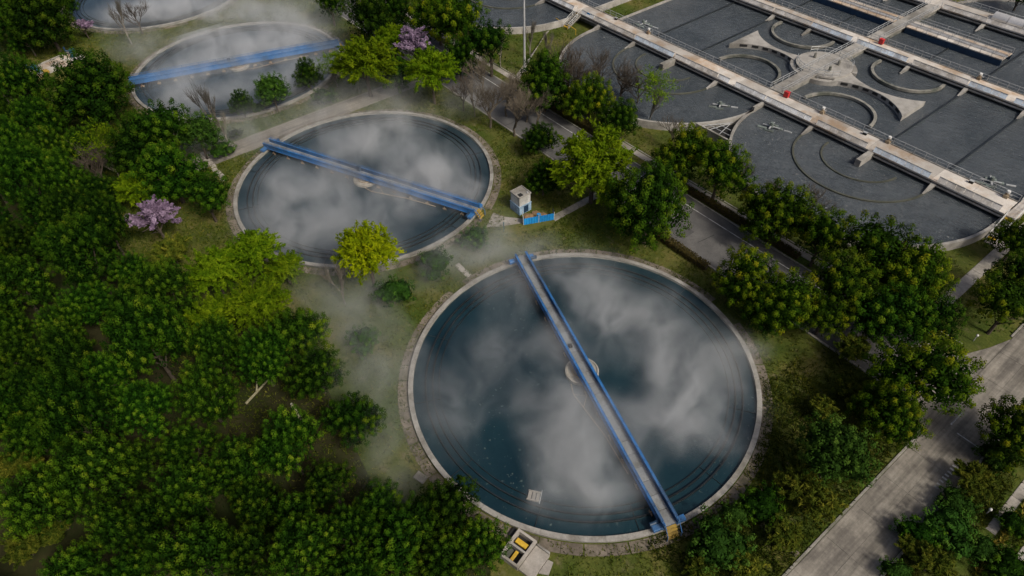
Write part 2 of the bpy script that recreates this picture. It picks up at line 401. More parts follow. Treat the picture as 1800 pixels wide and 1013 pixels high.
TREES = [
    (-113.64, -96.63, 4.87, 'E', 'dark evergreen tree at the left edge near the top left corner'),
    (-108.25, -90.87, 5.3, 'E', 'broad dark evergreen tree beside the hazy blossom tree, top left corner'),
    (-128.12, -93.46, 3.75, 'Y', 'yellow-green feathery tree in the top left corner'),
    (-122.71, -85.57, 3.26, 'E', 'dark evergreen at the top edge left of the farthest tank'),
    (-109.28, -95.33, 3.01, 'E', 'small evergreen directly behind the pump platform'),
    (-70.64, -91.06, 5.97, 'E', 'big isolated round evergreen left of the third tank, below the pump platform'),
    (-110.77, -84.62, 2.65, 'P', 'hazy pale pink blossom tree beside the farthest tank'),
    (-51.88, -84.39, 4.53, 'E', 'dark evergreen below the third tank, left of the light evergreen'),
    (-49.53, -81.09, 3.1, 'G', 'lighter green tree with visible trunk between the second and third tanks'),
    (-51.45, -89.2, 4.01, 'E', 'dark evergreen behind the dark trees left of the second tank'),
    (-53.57, -94.0, 4.21, 'B2', 'sparse yellowish half-bare tree in the gap between dark evergreens, upper left'),
    (-40.55, -88.17, 4.36, 'E', 'dark evergreen left of the second tank beside the stepping slabs'),
    (-32.8, -85.89, 3.27, 'E', 'dark evergreen hugging the left rim of the second tank'),
    (-42.54, -93.08, 3.19, 'Y', 'small yellow-green tree just above the left pink blossom tree'),
    (-32.21, -93.24, 4.07, 'P', 'purple-pink blossom tree surrounded by dark evergreens left of the second tank'),
    (-26.91, -93.44, 3.53, 'F', 'yellow-green spiky tree right below the left pink blossom tree'),
    (-16.52, -90.75, 4.29, 'Y', 'large yellow-green tree on the right edge of the dark wood below the second tank'),
    (-16.41, -85.24, 4.05, 'Y', 'pale yellow-green tree in drifting steam at the lower left rim of the second tank'),
    (-7.38, -88.64, 4.21, 'Y', 'yellow-green tree lowest on the right edge of the dark wood'),
    (-10.03, -93.68, 3.52, 'Y', 'yellow-green tree behind the dark evergreens, left of the lowest yellow-green tree'),
    (-13.61, -82.96, 2.81, 'Y', 'hazy pale green tree overlapping the bottom rim of the second tank'),
    (-1.38, -87.13, 3.17, 'E', 'dark evergreen at the right edge of the wood facing the grass clearing'),
    (5.23, -87.45, 2.9, 'E', 'dark evergreen between the fallen log and the misty lawn'),
    (13.0, -87.48, 2.67, 'E', 'dark evergreen jutting out beside the lawn left of the nearest tank'),
    (-5.09, -74.89, 4.33, 'L', 'bright lime-yellow tree overlapping the lower rim of the second tank'),
    (-2.91, -66.74, 2.56, 'S', 'grey-green bush in thin steam below the second tank'),
    (-4.11, -59.67, 2.05, 'S', 'small hazy bush at the right end of the second tank'),
    (2.33, -80.5, 1.77, 'S', 'dark small bush half lost in steam on the lawn'),
    (-1.71, -74.02, 2.6, 'S', 'low green bush on the lawn right of the lime-yellow tree'),
    (-57.86, -71.08, 2.0, 'E', 'small dark round tree at the bottom rim of the third tank'),
    (-58.18, -68.17, 1.33, 'S', 'tiny bush between two small trees at the third tank rim'),
    (-55.93, -65.81, 2.71, 'G', 'pale green round tree at the bottom rim of the third tank'),
    (-52.26, -74.8, 1.26, 'S', 'tiny round bush on the path below the third tank'),
    (-48.29, -78.6, 2.05, 'S', 'pale low bush beside the path below the third tank'),
    (-58.55, -57.93, 2.42, 'E', 'hazy dark tree at the right end of the third tank'),
    (-52.37, -58.22, 2.05, 'S', 'hazy bush below the right end of the third tank'),
    (-56.89, -53.26, 3.36, 'B2', 'pale spindly tree in steam at the right end of the third tank'),
    (-81.36, -41.15, 3.29, 'E', 'compact evergreen at the top edge right of the third tank'),
    (-65.39, -40.71, 4.75, 'E', 'dark evergreen left of the purple blossom tree, at the road end'),
    (-69.8, -32.69, 4.03, 'E', 'dark evergreen at the top edge above the purple blossom tree'),
    (-49.68, -50.21, 6.26, 'Y', 'large yellow-green tree right of the third tank bridge'),
    (-57.75, -39.87, 4.4, 'Y', 'yellow-green tree just left of the purple blossom tree'),
    (-53.46, -37.66, 4.35, 'P', 'purple blossom tree among green trees at the top centre'),
    (-39.85, -42.57, 5.28, 'Y', 'yellow-green tree below the purple blossom tree'),
    (-47.57, -45.09, 2.71, 'E', 'dark tree squeezed between two yellow-green trees below the purple blossom tree'),
    (-58.48, -28.69, 5.23, 'E', 'evergreen with golden tips at the top edge above the purple blossom tree'),
    (-49.53, -28.7, 5.67, 'E', 'evergreen with golden tips left of the bare trees, near the top'),
    (-41.12, -28.67, 4.76, 'E', 'dark evergreen standing by the walking path near the tall lamp mast'),
    (-43.43, -34.17, 3.38, 'E', 'small evergreen right of the purple blossom tree'),
    (-24.79, -29.21, 4.41, 'E', 'evergreen on the road verge below the tall lamp mast'),
    (-16.9, -26.11, 3.56, 'E', 'golden-tipped evergreen in front of the left round basin end'),
    (-9.67, -25.77, 3.26, 'E', 'dark evergreen left of the sparse yellow tree at the basin'),
    (-15.55, -38.19, 2.42, 'E', 'narrow dark tree beside the asphalt road near the hut'),
    (-6.61, -44.91, 2.49, 'E', 'dark low tree just behind the concrete hut'),
    (-0.74, -40.51, 7.06, 'Y', 'large yellow-green tree behind the concrete hut'),
    (1.97, -39.27, 2.96, 'Y', 'yellow-green tree at the end of the hut path'),
    (10.53, -41.08, 5.06, 'E', 'big dark round evergreen between the hut and the asphalt road'),
    (-10.18, -17.87, 4.34, 'B2', 'sparse yellow-leaved tree in front of the left basin end'),
    (4.79, -27.33, 4.13, 'E', 'golden-tipped evergreen at the triangular pit between the basin ends'),
    (10.58, -26.64, 4.17, 'E', 'golden-tipped evergreen at the left rim of the right basin end'),
    (20.98, -27.25, 4.2, 'E', 'tall evergreen on the verge in front of the right round basin end'),
    (27.85, -27.35, 3.46, 'E', 'evergreen at the rim of the right basin end, left of the wide golden one'),
    (33.45, -26.82, 4.55, 'E', 'wide golden-tipped evergreen along the right basin end'),
    (38.88, -25.03, 4.17, 'E', 'golden-tipped evergreen right end of the row along the basin'),
    (34.52, -34.04, 3.72, 'E', 'evergreen in the front of the row along the right basin, by the asphalt road'),
    (40.03, -32.36, 3.73, 'E', 'dark evergreen over the asphalt road below the basin row'),
    (43.37, -28.29, 2.85, 'E', 'dark evergreen near the junction of the two roads'),
    (25.93, -39.98, 3.56, 'E', 'evergreen at the left end of the row between nearest tank and asphalt road'),
    (31.84, -40.33, 3.79, 'E', 'middle evergreen of the row between nearest tank and asphalt road'),
    (35.26, -37.04, 3.01, 'E', 'right evergreen of the row between nearest tank and asphalt road'),
    (30.85, -41.63, 2.52, 'E', 'dark low evergreen facing the right rim of the nearest tank'),
    (43.51, -6.79, 2.62, 'E', 'evergreen at the right edge beside the stairs path'),
    (48.11, -21.13, 3.74, 'E', 'round evergreen at the right edge beside the paved path'),
    (47.06, -14.67, 3.05, 'E', 'dark evergreen at the right edge between path and basin'),
    (56.29, -36.52, 3.43, 'E', 'round evergreen at the right edge beside the concrete road'),
    (47.17, -38.91, 4.42, 'E', 'large golden-topped evergreen leaning over the concrete road'),
    (47.35, -44.39, 2.97, 'E', 'dark evergreen in the shade left of the large golden-topped one'),
    (46.46, -53.23, 3.18, 'G', 'dark green spreading tree in the garden right of the nearest tank'),
    (45.7, -56.89, 2.54, 'F', 'olive feathery shrub right of the nearest tank'),
    (48.11, -56.8, 2.7, 'F', 'golden-olive feathery shrub beside the concrete road'),
    (39.7, -37.54, 2.74, 'F', 'yellow-green feathery tree over the asphalt road near the junction'),
    (43.17, -43.0, 2.47, 'F', 'dull green twiggy shrub below the asphalt road'),
    (42.45, -47.01, 2.07, 'F', 'twiggy shrub next to the white garden lamp'),
    (48.07, -61.92, 2.31, 'F', 'olive shrub near the broken path by the concrete road'),
    (44.51, -67.27, 2.61, 'S', 'dark green low bush at the foot of the bridge on the nearest tank'),
    (47.42, -66.84, 2.24, 'F', 'yellow-green spiky shrub at the bottom edge near the broken path'),
    (44.64, -60.57, 1.97, 'S', 'dark bush at the lower right rim of the nearest tank'),
    (45.16, -70.25, 1.84, 'F', 'spiky yellow-green plant at the bottom edge below the bridge'),
    (43.78, -63.6, 1.41, 'S', 'small dark bush beside the lower right rim of the nearest tank'),
    (55.73, -51.61, 1.8, 'S', 'dark round bush at the corner of the concrete road, lower right'),
    (57.53, -49.16, 2.21, 'S', 'larger dark bush among the plantings, lower right'),
    (56.19, -42.87, 2.44, 'F', 'spiky star-leaved shrub beside the concrete road, lower right'),
    (56.17, -46.13, 1.75, 'S', 'green bush against the edge of the concrete road'),
    (57.81, -53.88, 2.23, 'F', 'olive feathery shrub at the bottom edge, lower right'),
    (56.2, -56.6, 1.33, 'S', 'small dark bush on the concrete road edge at the bottom'),
    (56.44, -38.02, 1.72, 'S', 'dark bush under the round evergreen at the right edge'),
    (61.93, -48.49, 1.83, 'S', 'dark green bush at the bottom right corner'),
    (59.93, -48.75, 1.46, 'S', 'bush beside the row of yellow grass, lower right'),
    (60.89, -44.1, 1.38, 'S', 'dark bush at the right edge beside the yellow grass'),
    (55.77, -53.61, 1.56, 'F', 'yellow-tipped shrub between road and bushes, lower right'),
    (9.69, 71.5, 3.49, 'E', 'dark evergreen in the top right corner behind the basins'),
    (-4.95, -116.75, 2.67, 'F', 'olive feathery tree at the left edge in the lower wood'),
    (4.59, -117.8, 2.44, 'F', 'dull feathery shrub in the bottom left corner'),
    (-6.78, -114.27, 2.38, 'E', 'dark evergreen beside the yellow-green tree at the left edge'),
    (4.64, -115.3, 1.95, 'F', 'olive feathery shrub beside the dark trees, bottom left'),
    (-11.98, -111.34, 1.89, 'B2', 'pale bare-twigged small tree poking through the dark wood, left'),
    (27.69, -84.66, 2.77, 'E', 'evergreen touching the lower left rim of the nearest tank'),
    (25.86, -87.29, 2.66, 'E', 'evergreen left of the one touching the nearest tank rim'),
    (31.46, -84.82, 2.37, 'E', 'evergreen left of the concrete valve chamber'),
    (27.07, -90.51, 2.68, 'E', 'evergreen at the bottom edge, left of the valve chamber trees'),
    (30.57, -87.95, 2.34, 'E', 'evergreen at the bottom edge below the nearest tank'),
    (22.76, -90.45, 2.37, 'E', 'evergreen below the lawn corner left of the nearest tank'),
    (7.88, -94.65, 1.45, 'S', 'dark bush in the shady clearing inside the wood'),
    (-24.0, -113.55, 2.54, 'W', 'dark evergreen crown in the left wood, one percent across and fifty-seven percent down the photo', 'evergreens of the left wood'),
    (-28.76, -110.51, 3.65, 'W', 'dark evergreen crown in the left wood, two percent across and fifty percent down the photo', 'evergreens of the left wood'),
    (-52.01, -104.7, 3.56, 'W', 'dark evergreen crown in the left wood, three percent across and thirty-two percent down the photo', 'evergreens of the left wood'),
    (15.12, -109.93, 2.36, 'W', 'dark evergreen crown in the left wood, at the bottom edge thirteen percent across the photo', 'evergreens of the left wood'),
    (-68.93, -100.53, 3.22, 'W', 'dark evergreen crown in the left wood, four percent across and twenty-two percent down the photo', 'evergreens of the left wood'),
    (1.46, -98.23, 2.89, 'W', 'dark evergreen crown in the left wood, twenty percent across and sixty-nine percent down the photo', 'evergreens of the left wood'),
    (4.5, -109.77, 3.25, 'W', 'dark evergreen crown in the left wood, ten percent across and eighty-three percent down the photo', 'evergreens of the left wood'),
    (-11.88, -107.95, 3.14, 'W', 'dark evergreen crown in the left wood, eight percent across and sixty-four percent down the photo', 'evergreens of the left wood'),
    (4.31, -105.85, 2.56, 'W', 'dark evergreen crown in the left wood, fourteen percent across and eighty percent down the photo', 'evergreens of the left wood'),
    (11.37, -98.45, 3.09, 'W', 'dark evergreen crown in the left wood, twenty-four percent across and eighty-one percent down the photo', 'evergreens of the left wood'),
    (23.68, -97.46, 2.89, 'W', 'dark evergreen crown in the left wood, thirty percent across and ninety-seven percent down the photo', 'evergreens of the left wood'),
    (-27.03, -102.34, 3.46, 'W', 'dark evergreen crown in the left wood, nine percent across and forty-six percent down the photo', 'evergreens of the left wood'),
    (-78.64, -99.73, 3.98, 'W', 'dark evergreen crown in the left wood, three percent across and seventeen percent down the photo', 'evergreens of the left wood'),
    (-7.4, -100.4, 3.61, 'W', 'dark evergreen crown in the left wood, fifteen percent across and sixty-one percent down the photo', 'evergreens of the left wood'),
    (19.48, -96.31, 2.67, 'W', 'dark evergreen crown in the left wood, twenty-nine percent across and ninety percent down the photo', 'evergreens of the left wood'),
    (18.44, -104.84, 3.16, 'W', 'dark evergreen crown in the left wood, twenty percent across and ninety-eight percent down the photo', 'evergreens of the left wood'),
    (-23.82, -98.6, 2.68, 'W', 'dark evergreen crown in the left wood, thirteen percent across and forty-eight percent down the photo', 'evergreens of the left wood'),
    (-70.13, -108.74, 2.89, 'W', 'dark evergreen crown in the left wood, at the left edge twenty-five percent down the photo', 'evergreens of the left wood'),
    (-38.87, -108.67, 2.95, 'W', 'dark evergreen crown in the left wood, two percent across and forty-two percent down the photo', 'evergreens of the left wood'),
    (-91.61, -103.42, 3.3, 'W', 'dark evergreen crown in the left wood, at the left edge fourteen percent down the photo', 'evergreens of the left wood'),
    (-2.26, -109.32, 3.62, 'W', 'dark evergreen crown in the left wood, eight percent across and seventy-four percent down the photo', 'evergreens of the left wood'),
    (-49.53, -100.57, 2.94, 'W', 'dark evergreen crown in the left wood, seven percent across and thirty-two percent down the photo', 'evergreens of the left wood'),
    (18.57, -92.5, 2.52, 'W', 'dark evergreen crown in the left wood, thirty-three percent across and eighty-five percent down the photo', 'evergreens of the left wood'),
    (-39.69, -101.2, 2.95, 'W', 'dark evergreen crown in the left wood, eight percent across and thirty-eight percent down the photo', 'evergreens of the left wood'),
    (-17.49, -112.56, 2.79, 'W', 'dark evergreen crown in the left wood, two percent across and sixty-two percent down the photo', 'evergreens of the left wood'),
    (-57.9, -96.76, 2.84, 'W', 'dark evergreen crown in the left wood, eight percent across and twenty-six percent down the photo', 'evergreens of the left wood'),
    (11.69, -113.75, 2.7, 'W', 'dark evergreen crown in the left wood, at the bottom edge eight percent across the photo', 'evergreens of the left wood'),
    (-16.17, -100.99, 3.17, 'W', 'dark evergreen crown in the left wood, thirteen percent across and fifty-four percent down the photo', 'evergreens of the left wood'),
    (-20.1, -108.34, 2.49, 'W', 'dark evergreen crown in the left wood, six percent across and fifty-seven percent down the photo', 'evergreens of the left wood'),
    (-46.36, -111.19, 2.94, 'W', 'dark evergreen crown in the left wood, at the left edge thirty-nine percent down the photo', 'evergreens of the left wood'),
    (13.01, -94.02, 3.01, 'W', 'dark evergreen crown in the left wood, twenty-eight percent across and seventy-eight percent down the photo', 'evergreens of the left wood'),
    (-11.11, -116.39, 2.91, 'W', 'dark evergreen crown in the left wood, at the left edge seventy-two percent down the photo', 'evergreens of the left wood'),
    (10.54, -109.71, 2.36, 'W', 'dark evergreen crown in the left wood, twelve percent across and ninety-three percent down the photo', 'evergreens of the left wood'),
    (-1.15, -103.66, 2.99, 'W', 'dark evergreen crown in the left wood, fourteen percent across and seventy-one percent down the photo', 'evergreens of the left wood'),
    (0.58, -91.67, 2.84, 'W', 'dark evergreen crown in the left wood, twenty-six percent across and sixty-three percent down the photo', 'evergreens of the left wood'),
    (3.85, -114.6, 3.19, 'W', 'dark evergreen crown in the left wood, four percent across and eighty-eight percent down the photo', 'evergreens of the left wood'),
    (15.73, -99.16, 2.53, 'W', 'dark evergreen crown in the left wood, twenty-five percent across and eighty-eight percent down the photo', 'evergreens of the left wood'),
    (11.61, -103.08, 2.71, 'W', 'dark evergreen crown in the left wood, nineteen percent across and eighty-six percent down the photo', 'evergreens of the left wood'),
    (28.0, -95.12, 2.56, 'W', 'dark evergreen crown in the left wood, at the bottom edge thirty-five percent across the photo', 'evergreens of the left wood'),
    (-15.76, -96.22, 3.35, 'W', 'dark evergreen crown in the left wood, seventeen percent across and fifty-one percent down the photo', 'evergreens of the left wood'),
    (-57.64, -109.47, 3.52, 'W', 'dark evergreen crown in the left wood, at the left edge thirty-one percent down the photo', 'evergreens of the left wood'),
    (-83.77, -106.22, 2.99, 'W', 'dark evergreen crown in the left wood, at the left edge eighteen percent down the photo', 'evergreens of the left wood'),
    (5.5, -101.66, 2.73, 'W', 'dark evergreen crown in the left wood, nineteen percent across and seventy-seven percent down the photo', 'evergreens of the left wood'),
    (-42.85, -105.09, 3.01, 'W', 'dark evergreen crown in the left wood, four percent across and thirty-eight percent down the photo', 'evergreens of the left wood'),
    (20.41, -101.16, 2.32, 'W', 'dark evergreen crown in the left wood, twenty-five percent across and ninety-seven percent down the photo', 'evergreens of the left wood'),
    (-33.83, -98.77, 2.86, 'W', 'dark evergreen crown in the left wood, eleven percent across and forty-one percent down the photo', 'evergreens of the left wood'),
    (-4.25, -95.27, 2.71, 'W', 'dark evergreen crown in the left wood, twenty-one percent across and sixty-two percent down the photo', 'evergreens of the left wood'),
    (-44.38, -97.11, 2.67, 'W', 'dark evergreen crown in the left wood, ten percent across and thirty-four percent down the photo', 'evergreens of the left wood'),
    (-11.07, -112.34, 2.74, 'W', 'dark evergreen crown in the left wood, four percent across and sixty-eight percent down the photo', 'evergreens of the left wood'),
    (-7.49, -104.92, 2.78, 'W', 'dark evergreen crown in the left wood, twelve percent across and sixty-six percent down the photo', 'evergreens of the left wood'),
    (12.23, -106.42, 2.35, 'W', 'dark evergreen crown in the left wood, sixteen percent across and ninety-one percent down the photo', 'evergreens of the left wood'),
    (-37.71, -113.8, 2.61, 'W', 'dark evergreen crown in the left wood, at the left edge forty-seven percent down the photo', 'evergreens of the left wood'),
    (-21.77, -104.85, 2.88, 'W', 'dark evergreen crown in the left wood, eight percent across and fifty-three percent down the photo', 'evergreens of the left wood'),
    (-18.43, -116.66, 2.59, 'W', 'dark evergreen crown in the left wood, at the left edge sixty-five percent down the photo', 'evergreens of the left wood'),
    (-62.96, -104.71, 3.05, 'W', 'dark evergreen crown in the left wood, two percent across and twenty-seven percent down the photo', 'evergreens of the left wood'),
    (-57.97, -100.81, 2.79, 'W', 'dark evergreen crown in the left wood, five percent across and twenty-eight percent down the photo', 'evergreens of the left wood'),
    (24.26, -93.53, 2.32, 'W', 'dark evergreen crown in the left wood, thirty-four percent across and ninety-four percent down the photo', 'evergreens of the left wood'),
    (-75.83, -104.8, 2.78, 'W', 'dark evergreen crown in the left wood, at the left edge twenty-one percent down the photo', 'evergreens of the left wood'),
    (-36.2, -105.08, 2.58, 'W', 'dark evergreen crown in the left wood, six percent across and forty-three percent down the photo', 'evergreens of the left wood'),
]
BARE = [
    (-23.73, -24.4, 13.5, 'dark bare tree left in front of the left round basin end'),
    (-23.21, -17.61, 10.1, 'dark bare tree second from left in front of the left basin end'),
    (-18.66, -16.31, 10.7, 'bare tree directly left of the sparse yellow tree'),
    (-22.07, -38.11, 10.0, 'brown bare tree beside the asphalt road above the hut'),
    (-26.87, -39.69, 10.9, 'brown bare tree at the right rim of the second tank'),
    (-31.56, -39.55, 9.8, 'pale bare tree in thin steam right of the second tank'),
    (-24.28, -33.82, 8.2, 'brown bare tree leaning over the asphalt road edge'),
    (-43.01, -25.04, 12.4, 'thin bare tree left of the tall lamp mast'),
    (-41.6, -18.71, 11.8, 'thin bare tree right of the tall lamp mast'),
    (-38.49, -16.92, 9.3, 'thin bare tree on the grass strip by the path'),
    (-53.06, -77.52, 16.2, 'thin pale bare tree standing in front of the third tank'),
    (-51.32, -76.79, 9.4, 'short bare sapling right of the thin pale bare tree'),
    (-101.87, -78.22, 14.2, 'tall pale spreading tree in steam below the farthest tank'),
    (-105.35, -74.83, 8.6, 'faint bare tree in thick steam at the farthest tank'),
    (-5.65, -79.07, 11.2, 'thin bare tree left of the lime-yellow tree'),
    (11.02, -20.67, 7.2, 'small bare tree behind the golden-tipped evergreen at the right basin end'),
    (16.56, -20.48, 5.8, 'small bare tree at the rim of the right basin end'),
    (21.92, -19.15, 6.8, 'dark bare tree rising behind the evergreen row at the right basin end'),
    (-2.63, -20.8, 7.1, 'leafless shrub by the straight wall of the left basin end'),
    (-27.99, -35.33, 9.7, 'brown bare tree between the second tank and the asphalt road, behind the others'),
    (-21.61, -33.47, 8.2, 'brown bare tree right beside the narrow dark tree'),
    (-36.1, -34.31, 8.7, 'faint brown bare tree near the small evergreen, upper centre'),
    (-34.43, -39.98, 7.8, 'faint bare sapling at the upper right rim of the second tank'),
    (-26.81, -20.25, 8.8, 'bare tree close to the rim of the left round basin end'),
    (-15.17, -15.82, 8.4, 'bare tree touching the sparse yellow tree'),
    (-60.35, -20.88, 7.6, 'bare shrub at the top in front of the far left basin end'),
    (-52.06, -96.16, 10.6, 'dark bare tree in the gap of the wood, upper left'),
]
STEAM = [
    ('nearest tank', [(19.2, -53.5, 5.2, 0.7), (26.4, -52.5, 4.3, 0.7), (14.2, -53.5, 4.3, 0.55), (32.6, -56.2, 4.9, 1.0), (32.1, -61.5, 3.6, 0.75), (29.2, -69.4, 4.4, 1.0), (32.2, -73.7, 3.3, 0.7), (34.8, -70.5, 2.8, 0.6), (22.7, -68.4, 3.7, 0.45), (16.0, -76.6, 3.7, 0.4), (9.2, -53.9, 3.7, 0.4), (13.4, -68.4, 4.0, 0.3), (19.8, -80.0, 2.4, 0.3), (6.5, -62.1, 4.0, 0.35), (30.8, -49.7, 2.9, 0.6), (18.1, -62.7, 3.3, 0.35)]),
    ('second tank', [(-35.9, -61.0, 4.7, 0.8), (-21.6, -56.4, 5.7, 1.0), (-34.6, -54.2, 5.7, 0.6), (-22.0, -74.1, 6.5, 0.65), (-15.5, -55.8, 3.8, 0.7), (-31.7, -74.1, 4.8, 0.55), (-12.4, -71.2, 4.7, 0.45), (-17.5, -63.6, 4.2, 0.4), (-29.8, -67.3, 4.4, 0.4), (-25.0, -80.6, 4.0, 0.5)]),
    ('third tank', [(-80.3, -64.9, 6.2, 0.8), (-79.6, -73.2, 5.0, 0.7), (-77.5, -55.9, 5.8, 0.9), (-69.0, -77.4, 4.7, 0.7), (-64.8, -67.7, 4.7, 0.6), (-62.6, -58.6, 4.3, 0.6), (-92.4, -65.2, 5.4, 0.8), (-83.8, -51.2, 5.4, 0.6), (-76.8, -78.5, 3.7, 0.4), (-66.1, -52.1, 4.4, 0.5)]),
    ('farthest tank', [(-112.2, -65.8, 6.4, 1.0), (-113.7, -72.3, 5.7, 0.6), (-103.7, -58.5, 5.1, 0.8), (-116.0, -77.2, 5.0, 0.4), (-97.7, -51.7, 5.1, 0.5)]),
    ('lawn', [(-7.0, -81.6, 3.6, 0.5), (3.1, -83.7, 3.0, 0.5), (20.8, -86.9, 2.3, 0.4), (-0.8, -80.1, 3.8, 0.75), (8.7, -83.2, 3.5, 0.8), (5.4, -78.2, 3.0, 0.5), (16.8, -85.8, 2.6, 0.55), (-5.1, -76.2, 3.3, 0.6), (14.0, -82.7, 2.4, 0.45), (9.5, -78.4, 2.3, 0.4)]),
    ('hut lawn', [(-1.3, -68.2, 3.0, 0.5), (3.0, -54.5, 2.7, 0.4), (-0.9, -58.3, 3.9, 0.8), (-0.2, -63.6, 3.4, 0.6), (2.1, -57.3, 2.7, 0.5), (-4.0, -64.6, 2.7, 0.5)]),
    ('path', [(-88.9, -46.2, 7.5, 0.8), (-75.3, -47.5, 5.3, 0.6), (-94.4, -77.4, 5.8, 0.6), (-58.2, -83.5, 4.3, 0.4), (-88.6, -56.7, 6.0, 0.5), (-47.7, -61.3, 5.4, 0.6), (-49.6, -72.0, 5.3, 0.6), (-43.6, -47.6, 5.1, 0.5), (-52.0, -78.9, 4.3, 0.4), (-49.9, -53.4, 4.6, 0.5), (-33.3, -40.0, 4.5, 0.45)]),
]

# ------------------------------------------------------------------ ground, roads, paths
MB().add([(-1500, -1500, 0), (1500, -1500, 0), (1500, 1500, 0), (-1500, 1500, 0)], [(0, 1, 2, 3)]).build('ground', M['ground'], kind='structure')

MB().prism(FOREST_EDGE, -.05, .008).build('forest_floor', M['litter_and_shade'], kind='structure')  # litter sheet with the wood's shade painted into its dark colour
MB().box(-260, 50.2, -37.5, -28.3, -.1, .02).build('asphalt_road', M['asphalt'], kind='structure')
road = MB().box(-200, 50.0, -30.06, -29.92, .020, .026).build('edge_line', M['paint_white'], kind='structure')
road.name = 'road_edge_line'
for k in range(28):
    xx = -60 + 3.9 * k + 1.3 * math.sin(k * 2.7)
    o = MB().prism([(xx, -37.4 + 2.2 * (k % 3)), (xx + .07, -37.4 + 2.2 * (k % 3)), (xx + .5, -33.4 + 1.2 * (k % 2)), (xx + .42, -33.4 + 1.2 * (k % 2))], .0205, .0245).build('road_seam', M['dark'], bpy.data.objects['asphalt_road'])
for (xa, xb, ya, yb) in ((8, 13.5, -36.2, -33.8), (21, 24, -34.2, -31.2), (-26, -21, -35.5, -33.0), (30, 36, -36.5, -34.6)):
    MB().box(xa, xb, ya, yb, .0205, .0235).build('road_patch', M['old_patch'], bpy.data.objects['asphalt_road'])
for (y0, y1, x1) in ((-37.75, -37.5, 44.0), (-28.3, -28.05, 45.0)):
    ke = MB().box(-200, x1, y0, y1, -.1, .06).build('kerb', M['kerb'], kind='structure')
    km = MB().box(.02, 1.98, y0 - .01, y1 + .01, -.05, .13, .02).mesh('kerb_stone', M['kerb'])
    x = -30.0
    while x + 2 < x1:
        link('kerb_stone', km, ke, (x, 0, 0)); x += 2.0
MB().box(-120, 44, -26.6, -25.4, -.05, .03).build('pavement', M['path'], kind='structure')
pv = bpy.data.objects['pavement']
pm = MB().box(.015, 1.485, -26.58, -25.42, 0, .06, .01).mesh('paving_slab', M['path'])
for k in range(44): link('paving_slab', pm, pv, (-22 + 1.5 * k, 0, 0))

cr = MB().box(50.3, 55.5, -160, 120, -.1, .03).build('concrete_road', M['road_slab'], kind='structure')
sm = MB().box(.02, 2.56, .02, 4.98, 0, .055, .012).mesh('road_slab', M['road_slab'])
for k in range(14):
    for j in range(2):
        link('road_slab', sm, cr, (50.32 + 2.59 * j, -68 + 5 * k, .002 * ((k + j) % 3)))
jn = MB().prism([(43.8, -37.45), (47.6, -37.7), (49.2, -38.8), (50.28, -41.5), (50.28, -20.0), (49.3, -23.2), (47.9, -26.6), (46.6, -28.0), (43.8, -28.1)], -.1, .045).build('road_junction', M['road_slab'], kind='structure')
for (x0, x1, y0, y1) in ((50.02, 50.26, -160, -41.6), (50.02, 50.26, -19.6, 110), (55.54, 55.8, -160, 110)):
    MB().box(x0, x1, y0, y1, -.1, .13, .02).build('kerb', M['kerb'], kind='structure')
for k in range(9):
    yy = -45.3 + .52 * k
    MB().box(54.15, 54.55 + .1 * (k % 2), yy, yy + .22, .052, .061).build('road_marking', M['paint_white'], cr)
MB().box(51.6, 51.75, -37, -34.6, .056, .063).build('road_marking', M['paint_white'], cr)
MB().box(52.6, 55.3, -37.6, -37.45, .056, .063).build('road_marking', M['paint_white'], cr)

# paved path to the basin stairs, and the garden paths
sp = MB().box(41.6, 43.1, -25.3, 30, -.05, .03).build('stair_path', M['path'], kind='structure')
pm = MB().box(.015, 1.47, .015, 1.485, 0, .06, .01).mesh('paving_slab', M['path'])
for k in range(28): link('paving_slab', pm, sp, (41.615, -25.2 + 1.5 * k, 0))
MB().box(40.0, 41.6, -5.0, -3.7, -.05, .05).build('stair_pad', M['path'], kind='structure')
gp = MB().box(59.35, 60.25, -45.6, -20, -.05, .03).build('garden_path', M['path'], kind='structure')
pm = MB().box(.01, .88, .015, 1.285, 0, .06, .01).mesh('paving_slab', M['path'])
for k in range(19): link('paving_slab', pm, gp, (59.36, -45.5 + 1.3 * k, 0))
gp = MB().box(62.3, 63.1, -60, -20, -.05, .03).build('garden_path', M['path'], kind='structure')
pm = MB().box(.01, .78, .015, 1.285, 0, .06, .01).mesh('paving_slab', M['path'])
for k in range(24): link('paving_slab', pm, gp, (62.31, -58 + 1.3 * k, 0))
MB().box(-51.6, -47.2, -84, -40, -.05, .025).build('service_path', M['road_slab'], kind='structure')
MB().prism([(-6.2, -56.0), (-5.0, -54.2), (-3.2, -50.5), (-4.0, -50.4), (-6.4, -52.5), (-8.2, -53.2)], -.05, .03).build('service_path', M['path'], kind='structure')
hp = MB().box(-2.1, -.9, -47.4, -38.0, -.05, .03).build('hut_path', M['path'], kind='structure')
pm = MB().box(.01, 1.18, .015, 1.185, 0, .06, .01).mesh('paving_slab', M['path'])
for k in range(7): link('paving_slab', pm, hp, (-2.09, -47.3 + 1.2 * k, 0))
MB().box(-2.6, 1.4, -64.1, -63.3, -.05, .05).build('tank_link_path', M['path'], kind='structure')
st = MB().box(-52.3, -41.6, -81.6, -80.7, -.05, .02).build('stepping_path', M['ground'], kind='structure')
pm = MB().box(.05, .95, .05, .85, 0, .08, .015).mesh('stepping_slab', M['path'])
for k in range(9): link('stepping_slab', pm, st, (-52.1 + 1.16 * k, -81.6 + .1 * math.sin(k * 2.1), 0), .05 * math.sin(k))
gs = MB().box(45.6, 50.0, -62.1, -61.3, -.05, .02).build('broken_path', M['ground'], kind='structure')
